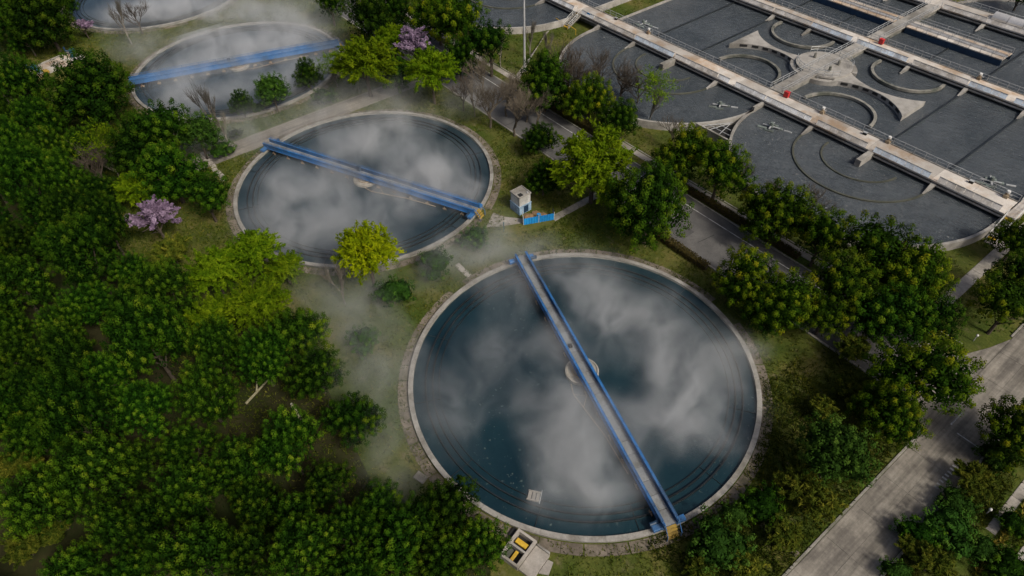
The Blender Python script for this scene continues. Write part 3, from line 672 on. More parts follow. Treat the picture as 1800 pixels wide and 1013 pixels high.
for k, (x, l, dy) in enumerate(((45.8, 1.35, 0), (47.3, .45, .2), (48.0, 1.0, 0), (49.2, .6, .1))):
    MB().box(x, x + l, -62.05 + dy, -61.35 + dy * .5, 0, .09, .02).build('paving_slab', M['paving'], gs, rz=0)
MB().box(-130, 47, -25.2, -25.0, -.05, .05).build('pavement_edge', M['kerb'], kind='structure')
# path across the grass by the lamp mast
MB().prism([(-49.0, -7.4), (-48.8, -8.5), (-37.2, -24.9), (-38.2, -25.2)], -.05, .05).build('mast_path', M['path'], kind='structure')

# ------------------------------------------------------------------ round settling tanks
TANKS = [(21.67, -62.9), (-27.32, -63.78), (-76.77, -64.6), (-125.32, -65.35)]
TLAB = ['large round concrete settling tank nearest the camera', 'second round settling tank, in the middle of the photo',
        'third round settling tank, upper left', 'farthest round settling tank, cut off by the top edge']
RIMZ = .45
WZ = .12
NSEG = 60
cop = MB().arc(0, 0, 19.5, 20.04, RIMZ - .14, RIMZ, 0.025, 360 / NSEG - .025, 3).mesh('coping_stone', M['coping'])
apr = MB().arc(0, 0, 20.12, 21.25, -.02, .07, 0.12, 360 / NSEG - .12, 3).mesh('paving_slab', M['paving'])
wallp = [(19.5, -.3), (19.98, -.3), (19.98, RIMZ - .145), (19.5, RIMZ - .145)]
wall_m = MB().lathe(wallp, 120, close=True).mesh('tank_wall', M['old_concrete'], True)
# effluent trough: floor with two upstands just over the water
trp = [(17.2, -.1), (17.2, WZ + .20), (17.32, WZ + .20), (17.32, WZ - .02), (18.0, WZ - .02), (18.0, WZ + .24), (18.12, WZ + .24), (18.12, -.1)]
tro_m = MB().lathe(trp, 120).mesh('effluent_trough', M['wet_concrete'])
baf_m = MB().lathe([(16.5, -.1), (16.5, WZ + .13), (16.56, WZ + .13), (16.56, -.1)], 120).mesh('scum_baffle', M['wet_concrete'])
wel_p = [(1.95, -.1), (1.95, .48), (1.8, .55), (1.65, .42), (.7, .44), (.62, .76), (.0, .76)]
wel_m = MB().lathe(wel_p, 48).mesh('centre_well', M['beige'])
rim2_m = MB().lathe([(1.2, .4), (1.2, .6), (1.1, .6), (1.1, .4)], 36).mesh('well_collar', M['rust'])
bra_m = MB().box(16.5, 19.45, -.025, .025, WZ + .03, WZ + .09).mesh('trough_bracket', M['wet_concrete'])
for t, (cx, cy) in enumerate(TANKS):
    T = empty('settling_tank', (cx, cy, 0), 0, TLAB[t], 'tank', 'round settling tanks')
    link('tank_wall', wall_m, T)
    link('effluent_trough', tro_m, T)
    link('scum_baffle', baf_m, T)
    w = link('centre_well', wel_m, T)
    link('well_collar', rim2_m, w)
    for k in range(NSEG): link('coping_stone', cop, T, (0, 0, .004 * math.sin(k * 7.7 + t)), math.radians(360 / NSEG * k))
    if t < 3:
        for k in range(12): link('trough_bracket', bra_m, T, (0, 0, 0), math.radians(30 * k + 4 + 9 * t))
    A = MB().lathe([(20.02, -.05), (20.02, .012), (21.3, .012), (21.3, -.05)], 96).build('tank_apron', M['ground'], None, (cx, cy, 0), kind='structure')
    for k in range(NSEG):
        if rnd.random() < .98:
            o = link('paving_slab', apr, A, (0, 0, rnd.uniform(-.03, .01)), math.radians(360 / NSEG * k + rnd.uniform(-.1, .1)))
    MB().lathe([(19.52, WZ), (0.0, WZ)], 120).build('tank_water', M['clear_water'] if t == 0 else M['tank_water'], None, (cx, cy, 0), kind='structure')

# ------------------------------------------------------------------ scraper bridges
HW, ZD = .74, 1.15


def i_beam(y, z0, z1, x0, x1):
    h, f, w = .03, .12, .05
    pts = [(-f, z0), (f, z0), (f, z0 + w), (h, z0 + w), (h, z1 - w), (f, z1 - w), (f, z1), (-f, z1), (-f, z1 - w), (-h, z1 - w), (-h, z0 + w), (-f, z0 + w)]
    n = len(pts)
    b = MB()
    b.add([(x0, y + a, c) for a, c in pts] + [(x1, y + a, c) for a, c in pts],
          [tuple(range(n))[::-1], tuple(range(n, 2 * n))] + [(i, (i + 1) % n, n + (i + 1) % n, n + i) for i in range(n)])
    return b


XL = 20.1
gird_m = [i_beam(s * HW, ZD - .32, ZD + .58, -XL, XL).mesh('girder', M['blue']) for s in (-1, 1)]
stif_m = [MB().box(-.02, .02, min(s * HW, s * (HW + .1)), max(s * HW, s * (HW + .1)), ZD - .26, ZD + .52).mesh('web_stiffener', M['blue']) for s in (-1, 1)]
plate_m = MB().box(.02, 1.58, -HW + .14, HW - .14, ZD - .06, ZD, .012).mesh('deck_plate', M['grating'])
carr_m = MB().box(-.3, .3, -1.75, 1.75, RIMZ + .22, RIMZ + .62, .05).mesh('end_carriage', M['blue'])
whe = MB()
whe.lathe([(.0, -.1), (.24, -.1), (.27, -.06), (.27, .06), (.24, .1), (.0, .1)], 20)
whe.v = [(z, x, y + RIMZ + .27) for x, y, z in whe.v]
whe_m = whe.mesh('wheel', M['dark'])
mot = MB().tube([(0, -.35, 0), (0, .35, 0)], .2, 12).box(-.16, .16, .3, .55, -.18, .2)
mot_m = mot.mesh('drive_motor', M['blue_dark'])
box_m = MB().box(-.3, .3, -.18, .18, ZD, ZD + .85, .04).mesh('control_cabinet', M['blue_dark'])
step_m = MB().box(-.14, .14, -HW + .16, HW - .16, -.05, 0, .01).mesh('stair_step', M['yellow'])


def rail_mesh(s, x0, x1, step, z, h, r, y=0, m='blue'):
    b = MB()
    b.tube([(x0, y, z + h), (x1, y, z + h)], r, 5)
    b.tube([(x0, y, z + h * .52), (x1, y, z + h * .52)], r * .8, 5)
    n = max(1, int(round((x1 - x0) / step)))
    for i in range(n + 1):
        x = x0 + (x1 - x0) * i / n
        b.tube([(x, y, z), (x, y, z + h)], r, 5)
    return b.mesh('handrail', M[m])


brail_m = [rail_mesh(s, -XL + .4, XL - .4, 1.6, ZD + .58, .4, .025, s * HW) for s in (-1, 1)]
post_m = MB().tube([(0, 0, -.2), (0, 0, ZD - .5)], .05, 6).box(-.32, .32, -.02, .02, -.1, .42).mesh('scraper_post', M['rust'])
BR = [((3.4, -57.1), (40.9, -69.3), 'blue walkway bridge with grey deck across the nearest tank', 1),
      ((-44.6, -72.3), (-8.5, -55.9), 'blue scraper bridge across the second tank', 1),
      ((-81.5, -82.6), (-70.2, -46.4), 'blue scraper bridge half veiled by steam on the third tank', 1)]
for t, (pa, pb, lab, stp) in enumerate(BR):
    a = math.atan2(pb[1] - pa[1], pb[0] - pa[0])
    B = empty('scraper_bridge', (TANKS[t][0], TANKS[t][1], 0), a, lab, 'bridge', 'scraper bridges')
    for i, s in enumerate((-1, 1)):
        g = link('girder', gird_m[i], B)
        for k in range(25): link('web_stiffener', stif_m[i], g, (-19.2 + 1.6 * k, 0, 0))
        link('handrail', brail_m[i], B)['kind'] = 'stuff'
    for k in range(25): link('deck_plate', plate_m, B, (-20 + 1.6 * k, 0, 0))
    for s in (-1, 1):
        c = link('end_carriage', carr_m, B, (s * 19.72, 0, 0))
        for y in (-1.4, 1.4): link('wheel', whe_m, c, (0, y, 0))
        mm = link('drive_motor', mot_m, c, (-s * .45, -1.45 * s, RIMZ + .55))
    for k in range(13):
        if abs(k - 6) > 0:
            for s in (-1, 1): link('scraper_post', post_m, B, (-18 + 3 * k, s * .9, 0))
    if t: link('control_cabinet', box_m, B, (-1.5, .5, 0))
    if t == 0:
        MB().box(-3.4, -3.0, -.3, .1, ZD, ZD + .35).build('junction_box', M['dark'], B)
    for k in range(4): link('stair_step', step_m, B, (20.18 + .2 * k, 0, ZD - .05 - .3 * k))
    for s in (-1, 1):
        MB().tube([(20.0, s * HW, ZD + .9), (20.95, s * HW, .9), (20.95, s * HW, .0)], .05, 6).build('stair_rail', M['blue'], B)
    # floating scum arm beside the bridge
    MB().tube([(1.2, -1.9, .32), (2.6, -2.2, .3), (8.5, -1.25, .28), (13.5, -1.0, .28)], .06, 6).build('scum_arm', M['rust'], B)
    MB().tube([(2.6, -2.2, .3), (3.6, -1.1, .75), (4.6, -1.9, .3)], .045, 6).build('scum_arm_stay', M['rust'], B)

# skimmer box in the nearest tank
S = empty('skimmer_box', (30.0, -77.0, WZ - .02), math.radians(38), 'small pale skimmer box floating inside the nearest tank', 'skimmer')
for y in (-.55, .55): MB().box(-.75, .75, y - .06, y + .06, -.1, .32).build('side_plate', M['path'], S)
for x in (-.5, 0, .5): MB().box(x - .2, x + .2, -.49, .49, .12, .2, .02).build('slat', M['path'], S)
MB().tube([(.82, -.85, .3), (.82, .85, .3)], .05, 6).build('float_bar', M['steel'], S)
S.scale = (.85, .85, .85)

# ------------------------------------------------------------------ valve chamber, slabs, hut, pumps
Vc = empty('valve_chamber', (33.9, -81.4, 0), math.radians(-62) + math.pi / 2 * 0, 'open concrete valve chamber with yellow gates below the nearest tank', 'chamber')


def ring_wall(x0, x1, y0, y1, t, z0, z1):
    return [(x0, x1, y0, y0 + t, z0, z1), (x0, x1, y1 - t, y1, z0, z1), (x0, x0 + t, y0 + t, y1 - t, z0, z1), (x1 - t, x1, y0 + t, y1 - t, z0, z1)]


Vc.rotation_euler = (0, 0, math.radians(15))
for bx in ring_wall(-1.75, .35, -1.55, 1.55, .24, -.1, .75): MB().box(*bx).build('chamber_wall', M['path'], Vc)
MB().box(-1.51, .11, -.1, .1, -.1, .73).build('divider', M['concrete'], Vc)
MB().box(-1.5, .1, -1.3, 1.3, 0, .06).build('chamber_floor', M['dark'], Vc)
MB().box(-1.35, -.1, .35, .85, .35, .55, .03).build('gate_cover', M['yellow'], Vc)
MB().box(-.75, -.45, -1.25, -.25, .35, .58, .03).build('gate_cover', M['yellow'], Vc)
MB().box(-1.4, -.95, -1.2, -.3, .3, .42, .03).build('gate_cover', M['old_concrete'], Vc)
MB().box(.4, 2.0, -1.45, 1.3, -.1, .32, .02).build('pad', M['path'], Vc)
MB().box(.5, 1.9, 1.31, 1.5, -.1, .5, .02).build('pad_kerb', M['coping'], Vc)
MB().prism([(2.05, -.6), (2.9, -.2), (2.6, 1.0), (2.05, .9)], -.1, .2).build('apron', M['path'], Vc)
MB().box(-2.35, -1.8, .6, 1.5, -.1, .3, .02).build('side_pit', M['dark'], Vc)
o = MB().box(-.65, .65, -.45, .45, -.05, .16, .02).build('concrete_slab', M['path'], None, (21.1, -84.7, 0), .3)
tag(o, 'small pale concrete slab on the lawn by the lower left rim of the nearest tank', 'slab')
PL = empty('lying_post', (6.1, -91.2, .2), 0, 'pale broken concrete post lying in the shady clearing', 'post')
MB().tube([(-1.4, 0, 0), (1.3, -.05, .05)], .2, 8).build('shaft', M['wood'], PL)
MB().tube([(-1.75, .02, .02), (-1.45, 0, 0)], .14, 8).build('cap', M['path'], PL)
LG = empty('fallen_log', (-.2, -92.8, 0), 0, 'bleached fallen branch in the dark clearing of the wood', 'log')
MB().tube([(1.2, -2.4, .1), (.6, -.8, .25), (-.4, 1.8, .5)], [.16, .14, .07], 6).build('stem', M['wood'], LG)
MB().tube([(.6, -.8, .25), (-1.2, .2, .8), (-1.9, .2, 1.3)], [.12, .09, .04], 6).build('limb', M['wood'], LG)
CF = empty('frame_kerb', (-66.7, -82.8, 0), .3, 'low pale concrete frame lying below the third tank', 'frame')
for bx in ring_wall(-1.1, 1.1, -1.6, 1.6, .25, -.05, .35): MB().box(*bx).build('beam', M['path'], CF)
MB().box(-.85, .85, -1.35, 1.35, -.05, .05).build('pit_floor', M['dark'], CF)

HT = empty('pump_hut', (-6.3, -49.5, 0), 0, 'small concrete hut with a roof hatch and pale blue base', 'hut')
MB().box(-1.1, 1.1, -1.1, 1.1, 0, 1.45).build('base_wall', M['hut_blue'], HT)
MB().box(-1.02, 1.02, -1.02, 1.02, 1.45, 3.0).build('upper_wall', M['hut_grey'], HT)
MB().box(-1.15, 1.15, -1.15, 1.15, 1.4, 1.5).build('ledge', M['hut_blue'], HT)
rf = MB()
for bx in ring_wall(-1.12, 1.12, -1.12, 1.12, .14, 3.0, 3.16): rf.box(*bx)
rf = MB().box(-1.12, 1.12, -1.12, 1.12, 3.0, 3.08, .02).build('roof', M['coping'], HT)
for bx in ((-1.12, 1.12, -1.12, -1.0), (-1.12, 1.12, 1.0, 1.12), (-1.12, -1.0, -1.0, 1.0), (1.0, 1.12, -1.0, 1.0)): MB().box(*bx, 3.085, 3.2).build('parapet', M['coping'], rf)
MB().box(.15, .8, -.75, -.1, 3.082, 3.12).build('hatch', M['dark'], rf)
MB().tube([(.75, .65, 3.0), (.75, .65, 3.3)], .1, 8).build('vent_pipe', M['steel'], rf)
MB().box(1.102, 1.13, -.3, .55, .1, 1.3).build('door', M['blue_dark'], HT)
for y in (-.7, .2): MB().box(-.7 if y < 0 else .1, -.1 if y < 0 else .7, -1.128, -1.102, .35, 1.15).build('wall_panel', M['hut_blue'], HT)

BF = empty('blue_enclosure', (-2.6, -49.3, 0), 0, 'bright blue sheet enclosure round brown sheeted gear beside the hut', 'enclosure')


def sheet(ax, ay, bx, by, h, n, par, m, hs=1.0):
    for k in range(n):
        x0, y0 = ax + (bx - ax) * k / n, ay + (by - ay) * k / n
        x1, y1 = ax + (bx - ax) * (k + 1) / n, ay + (by - ay) * (k + 1) / n
        L = math.hypot(x1 - x0, y1 - y0); ang = math.atan2(y1 - y0, x1 - x0)
        b = MB()
        q = 6
        pts = [(L * i / q + .01, .03 * (-1) ** i) for i in range(q + 1)] + [(L * i / q + .01, .03 * (-1) ** i - .03) for i in range(q, -1, -1)]
        b.prism([(p[0] * .985, p[1]) for p in pts], 0, h * (1 + .05 * math.sin(3 * k)))
        b.build('sheet_panel', m, par, (x0, y0, 0), ang)


sheet(-.6, -2.2, .35, -.1, 1.15, 2, BF, M['blue_sheet'])
sheet(.35, -.1, 1.3, 2.0, 1.15, 2, BF, M['blue_sheet'])
sheet(-2.0, -1.2, -.6, -2.2, 1.15, 2, BF, M['white'])
sheet(1.3, 2.0, .3, 2.6, 1.15, 1, BF, M['blue_dark'])
for (x, y, s, h) in ((-1.1, -.6, 1.0, .6), (-.2, 1.1, .9, .5), (-1.2, .7, .8, .45)):
    b = MB().lathe([(s, 0), (s * .95, h * .5), (s * .55, h * .95), (0, h)], 12)
    b.v = [(a * 1.1 + .12 * math.sin(7 * a + c), c * .8, d + .08 * math.sin(5 * a + 3 * c)) for a, c, d in b.v]
    b.build('tarpaulin_heap', M['brown'], BF, (x, y, 0))
MB().tube([(.1, .1, .9), (.1, .1, 1.25)], .3, 10).build('valve_wheel', M['blue_sheet'], BF)
for (x, y) in ((-.6, -2.2), (.35, -.1), (1.3, 2.0)): MB().tube([(x, y, 0), (x, y, 1.4)], .06, 6).build('post', M['steel'], BF)
PP = empty('blue_post', (-3.8, -54.6, 0), 0, 'thin grey-green marker post on the misty lawn below the hut', 'post')
MB().tube([(0, 0, 0), (0, 0, 1.6)], .06, 8).build('shaft', M['pump_green'], PP)
MB().tube([(0, 0, 1.6), (0, 0, 1.75)], .1, 8).build('cap', M['pump_green'], PP)

PT = empty('pump_platform', (-102.0, -93.0, 0), math.radians(108), 'pale concrete pump platform by the wood, upper left', 'platform')
for k in range(5): MB().box(-5.1 + 2.04 * k, -3.1 + 2.04 * k, -2.0, 2.0, -.1, .5, .03).build('platform_slab', M['deck'], PT)
MB().box(-5.2, 5.2, 2.05, 2.3, -.1, .75, .03).build('kerb_wall', M['coping'], PT)


def pump(loc, rz, lab):
    p = empty('blue_pump', loc, rz, lab, 'pump', 'pumps on the platform')
    MB().tube([(-1.6, 0, .55), (-.2, 0, .55)], .38, 12).build('motor', M['pump_green'], p)
    MB().tube([(-.2, 0, .55), (.5, 0, .55)], [.3, .2], 12).build('coupling', M['blue_dark'], p)
    MB().tube([(.5, 0, .6), (1.0, 0, .6)], .6, 14).build('volute', M['pump_green'], p)
    MB().tube([(.75, 0, .6), (.75, 1.1, .9), (.75, 1.1, 1.7)], .2, 10).build('outlet_pipe', M['blue_dark'], p)
    MB().box(-1.8, 1.2, -.5, .5, 0, .2, .02).build('base_frame', M['steel'], p)
    MB().tube([(1.0, 0, .6), (2.0, 0, .5)], .22, 10).build('inlet_pipe', M['white'], p)


pump((-101.0, -96.6, .5), math.radians(190), 'teal pump on the near left end of the pale platform')
pump((-103.4, -89.2, .5), math.radians(170), 'blue pump on the far right end of the pale platform')
o = MB().box(-.5, .5, -.4, .4, 0, .5, .05).build('yellow_box', M['yellow'], None, (-99.0, -95.2, .5), .3)
tag(o, 'small orange box on the pump platform', 'box')

LM = empty('lamp_mast', (-38.7, -22.5, 0), 0, 'tall grey lamp mast rising out of frame at the top centre', 'lamp post')
MB().tube([(0, 0, 0), (0, 0, 9), (0, 0, 24)], [.24, .19, .12], 10).build('pole', M['steel'], LM)
MB().box(-.35, .35, -.35, .35, 0, .25, .03).build('foot', M['concrete'], LM)
for k in range(4):
    a = k * math.pi / 2 + .4
    h = MB().box(-.2, .2, .8, 1.5, 23.6, 23.85, .04).build('lamp_head', M['steel'], LM, (0, 0, 0), a)
    MB().tube([(0, 0, 23.9), (0, 1.2, 23.9)], .05, 6).build('bracket', M['steel'], h)


def garden_lamp(x, y, lab):
    g = empty('garden_lamp', (x, y, 0), 0, lab, 'lamp', 'garden lamps')
    MB().tube([(0, 0, 0), (0, 0, .9)], .06, 8).build('stem', M['steel'], g)
    MB().lathe([(0, .85), (.13, .88), (.16, 1.0), (.11, 1.13), (0, 1.16)], 12).build('globe', M['white'], g, smooth=True)

# ------------------------------------------------------------------ long basins
DZ, BWZ = 2.3, 1.0     # walkway deck and basin water level
WT = 1.35              # wall tops


def half_disc(cx, cy, r, a0, a1, n=48):
    return [(cx + r * math.cos(math.radians(a0 + (a1 - a0) * i / n)), cy + r * math.sin(math.radians(a0 + (a1 - a0) * i / n))) for i in range(n + 1)]


YE = 60.0
# water sheets
pts = half_disc(-20.8, -2, 20.4, 180, 360) + half_disc(19.55, -2, 19.9, 180, 360)
pts += half_disc(19.55, YE, 19.9, 0, 180) + half_disc(-20.8, YE, 20.4, 0, 180)
o = MB().add([(x, y, BWZ) for x, y in pts], [tuple(range(len(pts)))]).build('basin_water', M['basin_water'], kind='structure')
pts = half_disc(-69.3, -2, 20.4, 180, 360) + half_disc(-69.3, YE, 20.4, 0, 180)
o = MB().add([(x, y, BWZ) for x, y in pts], [tuple(range(len(pts)))]).build('basin_water', M['basin_water'], kind='structure')

BA = empty('long_basin', (0, 0, 0), 0, 'large concrete basin with two round ends and dividing walls, right', 'basin', 'long basins')
BC = empty('long_basin', (0, 0, 0), 0, 'farther concrete basin beyond the grass strip, top centre', 'basin', 'long basins')


def bwall(par, x0, x1, y0, y1, z1=WT, name='wall', m='concrete'):
    return MB().box(x0, x1, y0, y1, -.1, z1, .03).build(name, M[m], par)


def barc(par, cx, cy, r, t, z1, a0, a1, name='curved_wall', m='concrete', n=48):
    return MB().arc(cx, cy, r - t / 2, r + t / 2, -.1, z1, a0, a1, n).build(name, M[m], par)


for (par, cx, r) in ((BA, -20.8, 20.5), (BA, 19.55, 19.98), (BC, -69.3, 20.5)):
    barc(par, cx, -2, r, .42, WT, 180.5, 359.5)
    barc(par, cx, YE, r, .42, WT, .5, 179.5)
    barc(par, cx, -2, 10.3, .3, BWZ + .2, 180, 360, 'guide_wall', 'algae')
    barc(par, cx - .3, -1.7, 5.95, .28, BWZ + .16, 178, 356, 'guide_wall', 'algae')
bwall(BA, -41.52, -41.1, -2, YE); bwall(BA, 39.33, 39.75, -2, YE)
bwall(BC, -49.01, -48.59, -2, YE); bwall(BC, -90.0, -89.6, -2, YE)
bwall(BA, -.62, -.2, -3.0, 0, DZ - .36, 'junction_wall')
# dividing walls
for (x, y0, y1) in ((-31.0, 3.9, 31.0), (-20.8, 3.9, 31.0), (19.45, 3.9, 31.0), (29.3, 3.9, 31.0), (-31, 35, 58), (-20.8, 35, 58), (-10.4, 35, 44.4), (-10.4, 48.6, 58), (9.5, 35, 44.4), (9.5, 48.6, 58), (19.45, 35, 58), (29.3, 35, 58), (19.45, 63.8, 69), (-20.8, 63.8, 69)):
    bwall(BA, x - .14, x + .14, y0, y1, BWZ + .22, 'dividing_wall', 'wet_concrete')
for (x, y0, y1) in ((-58.9, 3.9, 31), (-69.3, 3.9, 31), (-79.6, 3.9, 31)):
    bwall(BC, x - .14, x + .14, y0, y1, BWZ + .22, 'dividing_wall', 'wet_concrete')
# curved guide walls between the first two walkways
for (cx, cy, r, a0, a1) in ((-9.9, 7.2, 6.1, 0, 180), (9.0, 7.2, 6.15, 0, 180), (-12.1, 28.6, 6.1, 170, 370), (10.1, 28.4, 6.15, 170, 370)):
    barc(BA, cx, cy, r, .5, BWZ + .55, a0, a1, 'curved_guide', 'old_concrete')
    barc(BA, cx, cy, r, .66, BWZ + .12, a0 + 1, a1 - 1, 'curved_guide_foot', 'wet_concrete')


def island(x0, x1, c1, r1, c2, r2, n=24):
    lo = []; hi = []
    for i in range(n + 1):
        x = x0 + (x1 - x0) * i / n
        lo.append((x, c1[1] + math.sqrt(max(.01, r1 * r1 - (x - c1[0]) ** 2))))
        hi.append((x, max(lo[-1][1] + .5, c2[1] - math.sqrt(max(.01, r2 * r2 - (x - c2[0]) ** 2)))))
    return lo, hi


for (x0, x1, c1, r1, c2, r2, d) in ((-18.2, -3.4, (-9.9, 7.2), 10.0, (-10.2, 28.6), 10.6, 0), (3.0, 17.3, (9.2, 7.2), 10.0, (10.1, 28.4), 10.6, 1)):
    lo, hi = island(x0, x1, c1, r1, c2, r2)
    I = MB().prism(lo + hi[::-1], -.1, BWZ + .95).build('flow_island', M['concrete'], BA)
    for k in range(2, 22, 3):
        (xa, ya), (xb, yb) = lo[k], lo[k + 2]
        a = math.atan2(yb - ya, xb - xa); L = math.hypot(xb - xa, yb - ya)
        MB().box(.08, L - .08, -.035, .012, BWZ + .35, BWZ + .8).build('side_opening', M['dark'], I, (xa, ya, 0), a)

# triangular pit between the two round ends
PI_ = MB().prism([(-.42, -7.6), (-3.6, -13.3), (2.6, -13.3)], -.1, .35).build('pit_floor', M['dark'], BA)
bwall(BA, -3.9, 2.9, -13.75, -13.4, WT + .1, 'pit_wall')
for k, (xa, ya, xb, yb) in enumerate(((-3.0, -13.2, -.3, -8.5), (-1.4, -13.2, -.4, -9.0), (.6, -13.2, -.3, -9.2), (-2.6, -12.0, 1.9, -12.0), (-1.8, -10.6, 1.0, -10.6))):
    MB().tube([(xa, ya, 1.1), (xb, yb, 1.1)], .06, 5).build('pit_strut', M['steel'], BA)

# fins where the walls meet the walkways
fin = MB()
fin.add([(-.22, 0, BWZ - .2), (.22, 0, BWZ - .2), (.1, -3.2, BWZ - .2), (-.1, -3.2, BWZ - .2), (-.42, 0, DZ - .4), (.42, 0, DZ - .4), (.12, -3.3, BWZ + .25), (-.12, -3.3, BWZ + .25)],
        [(3, 2, 1, 0), (4, 5, 6, 7), (0, 1, 5, 4), (1, 2, 6, 5), (2, 3, 7, 6), (3, 0, 4, 7)])
fin_m = fin.mesh('fin', M['concrete'])
for (x, y) in ((-31.1, .2), (-10.5, .2), (9.3, .2), (29.8, .2), (-.4, .2), (-20.8, 31.2), (-12.1, 31.2), (8.8, 31.2), (19.45, 31.2), (29.3, 31.2), (9.4, 58.4), (-10.4, 58.4), (19.45, 58.4), (-41.2, .2)):
    link('fin', fin_m, BA, (x, y, 0))
for x in (-59.0, -79.6): link('fin', fin_m, BC, (x, .2, 0))
stub = MB().box(-.45, .45, -3.9, .15, BWZ - .1, DZ - .12, .04).mesh('stub_pier', M['concrete'])
for x in (-20.8, 19.7): link('stub_pier', stub, BA, (x, 0, 0))
link('stub_pier', stub, BC, (-69.3, 0, 0))


# ------------------------------------------------------------------ walkways across the basins
def walkway(lab, x0, x1, y0, w, sections, ledge=True, back=True, rail='steel'):
    P = empty('basin_walkway', (0, y0, 0), 0, lab, 'walkway', 'walkways across the basins')
    n = max(1, int(round((x1 - x0) / 5.1)))
    L = (x1 - x0) / n
    dm = MB().box(.015, L - .015, -.46, w, DZ - .27, DZ - .004, .02).mesh('deck_slab', M['deck'])
    for k in range(n): link('deck_slab', dm, P, (x0 + L * k, 0, .004 * (k % 3)))
    MB().box(x0, x1, .35, .75, BWZ - .6, DZ - .31).build('support_beam', M['old_concrete'], P)
    MB().box(x0, x1, w - .75, w - .4, BWZ - .6, DZ - .31).build('support_beam', M['old_concrete'], P)
    if ledge:
        lm = MB().box(.02, L - .02, -.5, .34, DZ - .78, DZ - .58, .02).mesh('ledge_slab', M['concrete'])
        for k in range(n): link('ledge_slab', lm, P, (x0 + L * k, 0, 0))
        bm = MB().box(-.1, .1, -.3, .3, DZ - .58, DZ - .28).mesh('ledge_bracket', M['rust'])
        for k in range(n * 2): link('ledge_bracket', bm, P, (x0 + L * (k + .5) / 2, 0, 0))
    pw = 1.27
    for (a, b, mname, gap) in sections:
        za, zb = DZ + .0, DZ + .70
        q = []
        for (yy, zz) in ((-.44, za), (-.38, za), (-.06, zb), (-.12, zb)): q += [(.03, yy, zz), (pw - .03, yy, zz)]
        pm = MB().add(q, [(0, 1, 3, 2), (2, 3, 5, 4), (4, 5, 7, 6), (6, 7, 1, 0), (0, 2, 4, 6), (1, 7, 5, 3)]).mesh('guard_panel', M[mname])
        cm = MB().box(0, pw, -.15, .0, DZ + .705, DZ + .75).mesh('guard_cap', M['coping'])
        x = a
        while x + pw <= b + .02:
            if rnd.random() > gap:
                g = link('guard_panel', pm, P, (x, 0, 0))
                link('guard_cap', cm, g, (0, 0, 0))
            x += pw
    if back:
        b = MB().box(x0, x1, w - .22, w, DZ + .001, DZ + .1)
        b.build('deck_kerb', M['coping'], P)
        MB().tube([(x0, w + .75, DZ - .5), (x1, w + .75, DZ - .5)], .11, 8).build('service_pipe', M['steel'], P)
        am = MB().box(-.06, .06, w, w + .8, DZ - .68, DZ - .6).mesh('pipe_arm', M['rust'])
        for k in range(n): link('pipe_arm', am, P, (x0 + L * (k + .5), 0, 0))
        o = link('back_railing', rail_mesh(1, x0, x1, 1.7, DZ + .1, 1.0, .045, w - .1, rail), P)
        o['kind'] = 'stuff'
    return P


W1 = walkway('front walkway with white and pale blue boards across the round basin ends', -90, 39.6, 0, 3.7,
             [(-90, -48.5, 'panel_white', .0), (-46.9, -43.0, 'panel_white', 0), (-42.9, -31.4, 'panel_beige', .03), (-31.3, -20.9, 'panel_blue', .03), (-20.8, -10.6, 'panel_beige', .03), (-10.5, -.3, 'panel_white', .05), (-.2, 9.7, 'panel_white', .05), (9.8, 19.8, 'panel_beige', .03), (19.9, 30.0, 'panel_blue', .03), (30.0, 38.9, 'panel_beige', .08)])
W2 = walkway('second walkway with boards across the middle of the right basin', -90, 39.6, 31.0, 3.4,
             [(-48, -21.2, 'panel_beige', 0), (-21.1, -12.2, 'panel_beige', .0), (-12.1, -2.2, 'panel_blue', .04), (-2.1, 9.0, 'panel_blue', .03), (9.1, 19.3, 'panel_beige', .0), (19.4, 29.6, 'panel_blue', .04), (29.7, 39.4, 'panel_beige', .04)])
W4 = walkway('farthest walkway with pipe covers across the right basin', -48, 39.6, 58.6, 4.6,
             [(-40, -2.6, 'panel_beige', .0), (.6, 39.0, 'panel_beige', .0)])

# narrower double walkway with blue sides
W3 = empty('blue_sided_walkway', (0, 44.5, 0), 0, 'narrow double walkway with dark blue sides between the two farther walkways', 'walkway', 'walkways across the basins')
for (a, b) in ((-47.5, -2.3), (.3, 19.0)):
    n = int((b - a) / 3); L = (b - a) / n
    dm = MB().box(.015, L - .015, 0, 1.5, DZ - .2, DZ - .02, .02).mesh('deck_slab', M['deck'])
    dm2 = MB().box(.015, L - .015, 2.5, 4.0, DZ - .2, DZ - .02, .02).mesh('deck_slab', M['deck'])
    for k in range(n):
        link('deck_slab', dm, W3, (a + L * k, 0, 0)); link('deck_slab', dm2, W3, (a + L * k, 0, 0))
    MB().box(a, b, -.08, -.005, BWZ - .3, DZ - .25).build('side_girder', M['blue_dark'], W3)
    MB().box(a, b, 4.005, 4.08, BWZ - .3, DZ - .25).build('side_girder', M['blue_dark'], W3)
    for y in (.02, 1.45, 2.55, 3.95):
        o = link('railing', rail_mesh(1, a, b, 2.0, DZ, .95, .045, y, 'steel'), W3); o['kind'] = 'stuff'
    for y in (1.8, 2.15): MB().tube([(a, y, DZ - .1), (b, y, DZ - .1)], .12, 8).build('pipe', M['silver'], W3)

